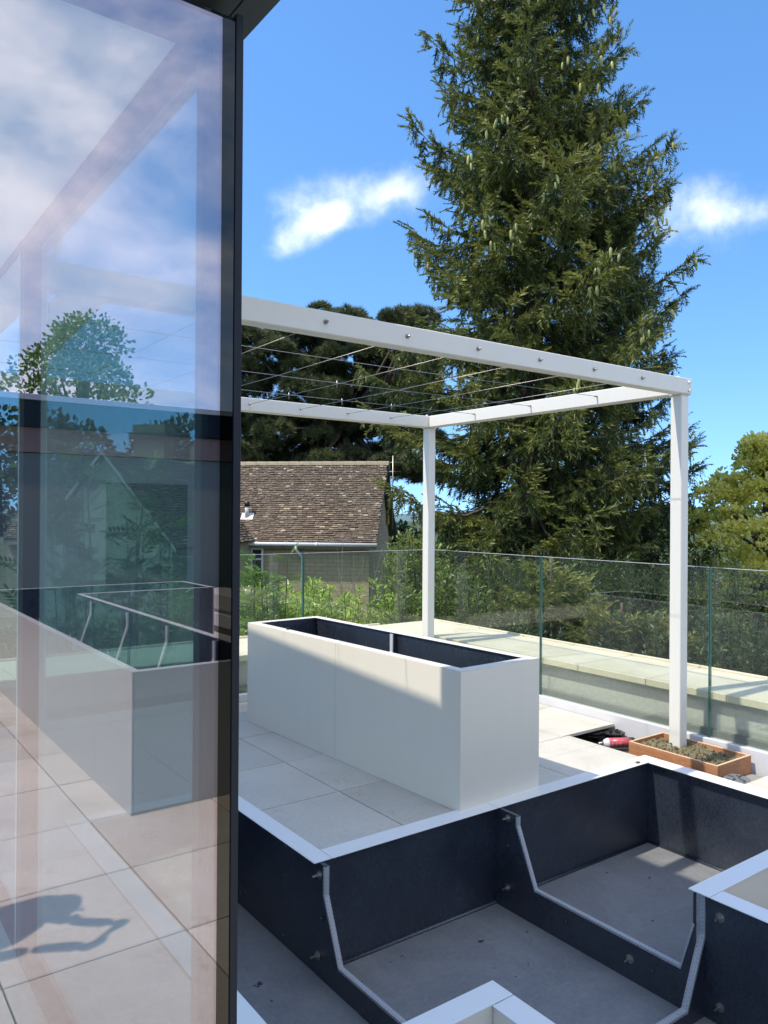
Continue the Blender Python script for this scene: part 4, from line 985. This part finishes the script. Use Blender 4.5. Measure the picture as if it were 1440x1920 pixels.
def laurel(px_az, D0, zt, w, label, seed, n=700, mat='laurel', sz=.15, zb=-2.4, name='laurel_shrub', tint=(.5, .2), nst=26, cat='shrub', lf=LF, group=None, spread=.9):
    """upright shoots, each with leaves along it"""
    rng = np.random.default_rng(seed); az = R(px_az); x, y = D0 * cos(az), D0 * sin(az); T = thing(name, label, cat, (x, y, zb), group=group)
    u = np.array([sin(az), -cos(az), 0]); f = np.array([cos(az), sin(az), 0])
    st = []; P = []; D = []; TI = []
    for k in range(nst):
        a, d = rng.uniform(-1, 1), rng.uniform(-.6, .6); top = zt - rng.uniform(0, .55) - .25 * abs(a); b0 = np.array([x, y, zb]) + u * a * w * .7 + f * d * w * .6
        e = np.array([x, y, 0]) + u * (a * w + rng.normal() * .08) + f * d * w; e[2] = top; m_ = (b0 + e) / 2 + rng.normal(size=3) * .08
        st.append(([tuple(b0), tuple(m_), tuple(e)], [.018, .012, .005]))
        nl = n // nst; bt = rng.normal() * .1
        for q in range(nl):
            t = rng.uniform(.25, 1) ** .7; p = b0 * (1 - t) ** 2 + 2 * m_ * t * (1 - t) + e * t * t
            an = rng.uniform(0, 2 * pi); out = np.array([cos(an), sin(an), 0]); el = rng.uniform(.1, 1.0) if t > .55 else rng.uniform(-.3, .5)
            P.append(p + out * rng.uniform(0, .20) * (1.2 - t) * spread); D.append(out * cos(el) + np.array([0, 0, sin(el)])); TI.append(np.clip(tint[0] + bt + rng.normal() * tint[1] + .22 * (t - .6), 0, 1))
    branches_mesh('stem', st, MT['stem'], T, 5)
    P = np.array(P); D = np.array(D); S = rng.uniform(.6, 1.15, len(P)) * sz
    scatter_mesh('foliage', lf[0], lf[1], P, rotmats(D, rng.normal(size=len(P)) * .5), S, np.array(TI), MT[mat], T)
    return T
# hedge of laurels in front of the bungalow: azimuths 65 .. 54
labs = ['bright laurel bush at the far left of the hedge beside the dark glazing post', 'full laurel bush in the hedge below the bungalow windows', 'glossy laurel bush just left of the glass joint', 'tall laurel shoots right of the glass joint under the downpipe',
        'laurel bush mid hedge with lighter yellow green leaves', 'sparse laurel with bare brown twigs showing', 'upright laurel at the right end of the hedge by the gable']
for i, (az, D0, zt, w) in enumerate([(65.2, 10.2, .75, 1.0), (63.0, 10.8, .62, 1.0), (61.0, 10.4, .50, .9), (59.2, 10.9, .62, .9), (57.3, 10.6, .30, .9), (55.6, 11.0, .32, .8), (54.2, 10.6, .60, .7)]):
    laurel(az, D0, zt, w, labs[i], 40 + i, n=6500 if i != 5 else 2600, sz=.105, tint=(.5 + (.1 if i == 4 else 0), .2), nst=44)
for i, (az, D0, zt, w, lb) in enumerate([(64.2, 8.9, -.20, 1.1, 'low laurel growth against the parapet below the first laurel bushes'), (60.0, 9.0, -.35, 1.2, 'low dark laurel growth against the parapet behind the cream trough'), (56.0, 9.2, -.45, 1.2, 'low laurel growth against the parapet left of the far pergola post'), (68.5, 9.8, .5, 1.3, 'shady laurel bush seen only through the tinted glazing'), (73.5, 9.6, .35, 1.5, 'dim leafy bush seen through the middle of the tinted glazing')]):
    laurel(az, D0, zt, w, lb, 60 + i, n=5200, sz=.10, tint=(.32, .18), nst=50)
# bamboo-like shrub by the far post
laurel(51.3, 11.2, 1.35, .5, 'light green bushy shrub growing between the gable and the far pergola post', 81, n=6500, mat='shrub', sz=.085, name='garden_shrub', tint=(.62, .2), nst=60)
laurel(49.6, 10.2, .95, .6, 'leafy shrub directly behind the far pergola post', 82, n=7000, mat='shrub', sz=.085, name='garden_shrub', tint=(.45, .2), nst=50)
laurel(53.4, 10.4, .25, .6, 'dark green shrub at the foot of the stone gable', 83, n=4500, mat='shrub', sz=.08, name='garden_shrub', tint=(.35, .2), nst=40)
shl = ['shaded shrub outside the glass between the far post and the first joint', 'shaded leafy shrub outside the glass, under the tall spruce', 'dark undergrowth bush under the spruce right of the glass joint', 'dark bush outside the glass left of the right pergola post',
       'leafy dark bush directly behind the right pergola post', 'dark bush outside the glass at the right edge of the view', 'deep green bush low behind the right hand glass joint']
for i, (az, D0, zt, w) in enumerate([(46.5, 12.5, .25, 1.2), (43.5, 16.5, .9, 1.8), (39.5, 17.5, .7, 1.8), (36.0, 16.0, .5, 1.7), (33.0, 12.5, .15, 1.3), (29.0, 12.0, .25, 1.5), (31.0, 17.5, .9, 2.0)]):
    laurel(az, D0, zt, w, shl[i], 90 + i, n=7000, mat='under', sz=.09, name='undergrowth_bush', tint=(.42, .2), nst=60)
# ash sapling in front of the bungalow window and darker saplings behind the tinted glass
def compound_template():
    V = []; F = []; T = []
    lv, lf, _ = leaf_template(.36, .11, .02)
    for k in range(5):
        for s in (-1, 1):
            a = s * 1.0; c, sn = cos(a), sin(a); i = len(V); b0 = np.array([.22 + k * .16, 0, -.05 * k * k * .12])
            for p in lv: V.append(b0 + np.array([p[0] * c - p[1] * sn, p[0] * sn + p[1] * c, p[2] - .06 * p[0]]))
            F += [tuple(j + i for j in q) for q in lf]
    i = len(V); V += [p + np.array([.98, 0, -.1]) for p in lv]; F += [tuple(j + i for j in q) for q in lf]
    i = len(V); V += [np.array(p) for p in ((0, -.008, 0), (0, .008, 0), (1, .005, -.08), (1, -.005, -.08))]; F.append((i, i + 1, i + 2, i + 3))
    return np.array(V), F, np.zeros(len(V))
CPT = compound_template()
laurel(62.3, 9.6, 1.25, .28, 'slender ash sapling with feathery leaves in front of the bungalow window', 121, n=190, mat='ash', sz=.26, name='ash_sapling', nst=7, cat='sapling', lf=CPT, tint=(.6, .15))
laurel(74.0, 8.4, 2.35, .60, 'ash sapling with feathery leaves seen through the tinted glazing before the pale gable', 122, n=260, mat='ash', sz=.27, name='ash_sapling', nst=8, cat='sapling', lf=CPT, tint=(.25, .15))
laurel(70.6, 8.8, 1.9, .30, 'thin dark ash sapling seen through the tinted glazing before the chimney', 123, n=130, mat='ash', sz=.27, name='ash_sapling', nst=5, cat='sapling', lf=CPT, tint=(.25, .15))
# bare twiggy shrub before the wall right of the downpipe
def twigs():
    rng = np.random.default_rng(8); az = R(55.2); D0 = 12.5; x, y = D0 * cos(az), D0 * sin(az); u = np.array([sin(az), -cos(az), 0]); L = []
    for k in range(16):
        b0 = np.array([x, y, -2.4]) + u * rng.normal() * .12; e = np.array([x, y, rng.uniform(.2, 1.25)]) + u * rng.uniform(-.7, .45); m_ = (b0 + e) / 2 + u * rng.normal() * .35
        pts = [tuple(b0 * (1 - t) ** 2 + 2 * m_ * t * (1 - t) + e * t * t) for t in np.linspace(0, 1, 7)]; L.append((pts, [.014, .012, .01, .009, .007, .005, .003]))
    T = thing('bare_shrub', 'bare twiggy shrub with curved stems against the bungalow wall', 'shrub', (x, y, -2.4)); branches_mesh('stem', L, painted('pale_twig', (.22, .19, .15), .8, .2), T, 5)
twigs()
# trees mirrored in the tinted glazing
def mirror_tree(x, y, h, r, label, seed):
    rng = np.random.default_rng(seed); cl = []; lm = []
    for k in range(46):
        zt = rng.uniform(0, 1); w = r * (1 - max(0, zt - .3) ** 1.5 / .62) ; a = rng.uniform(0, 2 * pi); q = rng.uniform(0, 1) ** .5
        p = np.array([x + cos(a) * q * w, y + sin(a) * q * w, -1 + (h + 1) * (.25 + .72 * zt)]); s = rng.uniform(.45, .8); cl.append((p, (s, s, s * .8))); lm.append(([(x, y, p[2] * .6), tuple(p)], [.05, .012]))
    clumpy(x, y, -2.3, ([(x, y, -2.3), (x, y, h * .9)], [.2, .04]), lm, cl, leaf_template(1, .6, .1), .10, MT['ash'], MT['bark'], 'birch_tree', label, seed, 620, tint=(.6, .2), updir=0)
mirror_tree(4.6, -14.4, 5.3, 2.2, 'light green tree mirrored in the tinted glazing above the annexe', 77)
mirror_tree(9.5, -15.5, 4.2, 1.8, 'smaller tree beyond the annexe, mirrored at the edge of the glazing', 78)

# background trees low on the right and left horizon
def far_tree(az, D0, h, r, label, seed, mat='under'):
    rng = np.random.default_rng(seed); a = R(az); x, y = D0 * cos(a), D0 * sin(a); cl = []
    for k in range(26):
        zt = rng.uniform(0, 1); an = rng.uniform(0, 2 * pi); q = rng.uniform(0, 1) ** .5; w = r * (1 - .6 * zt)
        s = rng.uniform(.7, 1.3); cl.append((np.array([x + cos(an) * q * w, y + sin(an) * q * w, -2 + (h + 2) * (.2 + .75 * zt)]), (s, s, s * .8)))
    clumpy(x, y, -3, ([(x, y, -3), (x, y, h * .6)], [.3, .1]), None, cl, leaf_template(1, .7, .1), .26, MT[mat], MT['bark'], 'distant_tree', label, seed, 130, tint=(.4, .2), updir=0)
for i, (az, D0, h, r, lb) in enumerate([(34.2, 42, 1.6, 3, 'distant dark tree seen between the spruce and the right pergola post'), (47.5, 46, .9, 4, 'distant tree low behind the tall spruce trunk'), (51.9, 40, .4, 3, 'distant low tree between the bungalow gable and the spruce'), (40.5, 45, .8, 4, 'distant tree behind the spruce boughs, right of its trunk'), (80, 38, 6, 4, 'distant tree glimpsed through the left edge of the tinted glazing'), (68.3, 36, 5.4, 3.4, 'dark tree behind the chimney, seen through the tinted glazing'), (76.5, 34, 5.2, 3.6, 'tree left of the pale gable, seen through the tinted glazing')]):
    far_tree(az, D0, h, r, lb, 200 + i)

# ------------------------------------------------------------------ photographer (casts the shadow mirrored in the glass)
def person():
    T = thing('person', 'person in dark top and jeans holding up a phone beside the glazing', 'person', (-.24, -.33, 0))
    f = np.array([.59, .806, 0]); s = np.array([.806, -.59, 0]); O = np.array([-.24, -.33, 0])
    def P(a, b, z): return tuple(O + f * a + s * b + np.array([0, 0, z]))
    def skin(name, verts, edges, rad, mat, lvl=2, root=0):
        me = bpy.data.meshes.new(name); c = Vector(wp(T)); me.from_pydata([Vector(v) - c for v in verts], edges, []); o = link(name, me, mat, T)
        m = o.modifiers.new('skin', 'SKIN'); m.use_smooth_shade = True
        for i, r in enumerate(rad): me.skin_vertices[0].data[i].radius = (r, r) if not hasattr(r, '__len__') else r
        me.skin_vertices[0].data[root].use_root = True
        ss = o.modifiers.new('sub', 'SUBSURF'); ss.levels = lvl; ss.render_levels = lvl; return o
    skin_m = painted('skin', (.50, .32, .24), .5, .05, 20); top = painted('navy_jersey', (.03, .035, .05), .85, .1, 40); jean = painted('denim', (.05, .08, .14), .85, .15, 50); hair = painted('brown_hair', (.06, .04, .03), .6, .3, 60)
    V = [P(0, 0, .95), P(0, 0, 1.10), P(.0, 0, 1.25), P(-.01, 0, 1.40), P(0, 0, 1.49), P(.01, 0, 1.55), P(.02, 0, 1.63), P(.01, 0, 1.71),
         P(0, -.16, 1.41), P(.03, -.21, 1.18), P(.20, -.10, 1.36), P(0, .16, 1.41), P(.03, .21, 1.18), P(.20, .10, 1.36),
         P(0, -.09, .90), P(.02, -.10, .50), P(-.01, -.11, .09), P(0, .09, .90), P(.03, .10, .50), P(0, .11, .09)]
    E = [(0, 1), (1, 2), (2, 3), (3, 4), (4, 5), (5, 6), (6, 7), (3, 8), (8, 9), (9, 10), (3, 11), (11, 12), (12, 13), (0, 14), (14, 15), (15, 16), (0, 17), (17, 18), (18, 19)]
    Rr = [(.13, .17), (.11, .145), (.12, .165), (.11, .15), .055, .052, (.095, .078), .06, .062, .045, .032, .062, .045, .032, .088, .062, .043, .088, .062, .043]
    skin('body', V, E, Rr, top)
    skin('jeans', [P(0, 0, .97), P(0, -.09, .88), P(.02, -.10, .50), P(-.01, -.11, .09), P(0, .09, .88), P(.03, .10, .50), P(0, .11, .09)], [(0, 1), (1, 2), (2, 3), (0, 4), (4, 5), (5, 6)], [(.14, .18), .10, .072, .055, .10, .072, .055], jean)
    skin('head', [P(.02, 0, 1.54), P(.03, 0, 1.62), P(.02, 0, 1.70)], [(0, 1), (1, 2)], [.060, (.102, .082), .074], skin_m)
    skin('hair', [P(-.03, 0, 1.62), P(-.01, 0, 1.70), P(.03, 0, 1.75)], [(0, 1), (1, 2)], [.078, .088, .066], hair, 2)
    bm = bmesh.new(); tube_bm(bm, [P(.12, 0, 1.62), P(.145, 0, 1.60), P(.125, 0, 1.585)], [.008, .014, .010], 6); finish('nose', bm, skin_m, T)
    for b in (-.031, .031):
        bm = bmesh.new(); bmesh.ops.create_uvsphere(bm, u_segments=10, v_segments=8, radius=.012, matrix=Matrix.Translation(P(.112, b, 1.632))); finish('eye', bm, MT['upvc'], T, smooth=True)
        bm = bmesh.new(); bmesh.ops.create_uvsphere(bm, u_segments=8, v_segments=6, radius=.022, matrix=Matrix.Translation(P(.02, b * 2.7, 1.62)) @ Matrix.Diagonal((1, .4, 1.4, 1))); finish('ear', bm, skin_m, T, smooth=True)
    tube('mouth', [P(.115, -.024, 1.555), P(.121, 0, 1.552), P(.115, .024, 1.555)], .005, painted('lips', (.42, .16, .14), .5), T, 6)
    for sg in (-1, 1):
        # hand: palm and five fingers closing on the phone edge
        w0 = (.20, .10 * sg, 1.36); palm = [P(.20, .10 * sg, 1.36), P(.27, .085 * sg, 1.42), P(.325, .082 * sg, 1.46)]
        skin('hand', palm, [(0, 1), (1, 2)], [.026, .030, (.034, .018)], skin_m, 2)
        for k in range(4):
            zz = 1.435 + .022 * k; ln = (.052, .062, .066, .058)[k]
            skin('finger', [P(.325, .084 * sg, zz), P(.345 + ln * .3, .088 * sg, zz + .006), P(.352 + ln * .2, (.088 - ln * .5) * sg, zz + .008), P(.356, (.088 - ln) * sg, zz + .008)], [(0, 1), (1, 2), (2, 3)], [.010, .009, .008, .007], skin_m, 1)
        skin('thumb', [P(.30, .088 * sg, 1.45), P(.33, .080 * sg, 1.475), P(.338, .058 * sg, 1.49)], [(0, 1), (1, 2)], [.012, .011, .009], skin_m, 1)
        bm = bmesh.new(); a = P(.03, .11 * sg, .035); b2 = P(.20, .12 * sg, .03); tube_bm(bm, [P(-.07, .11 * sg, .045), a, P(.12, .115 * sg, .042), P(.205, .12 * sg, .028)], [.036, .048, .042, .025], 12); finish('shoe', bm, MT['black'], T, smooth=True)
    Ph = thing('phone', 'dark phone held up in both hands by the photographer', 'phone', P(.352, 0, 1.47))
    bm = bmesh.new(); bbox(bm, -.004, .004, -.074, .074, -.036, .036); bmesh.ops.bevel(bm, geom=bm.edges[:], offset=.003, segments=2, affect='EDGES'); o = finish('phone_body', bm, MT['black'], Ph, local=True); Ph.rotation_euler = (0, 0, math.atan2(.806, .59))
    bm = bmesh.new(); tube_bm(bm, [(.004, -.05, .02), (.006, -.05, .02)], .007, 12); finish('lens', bm, MT['window'], Ph, local=True)
person()
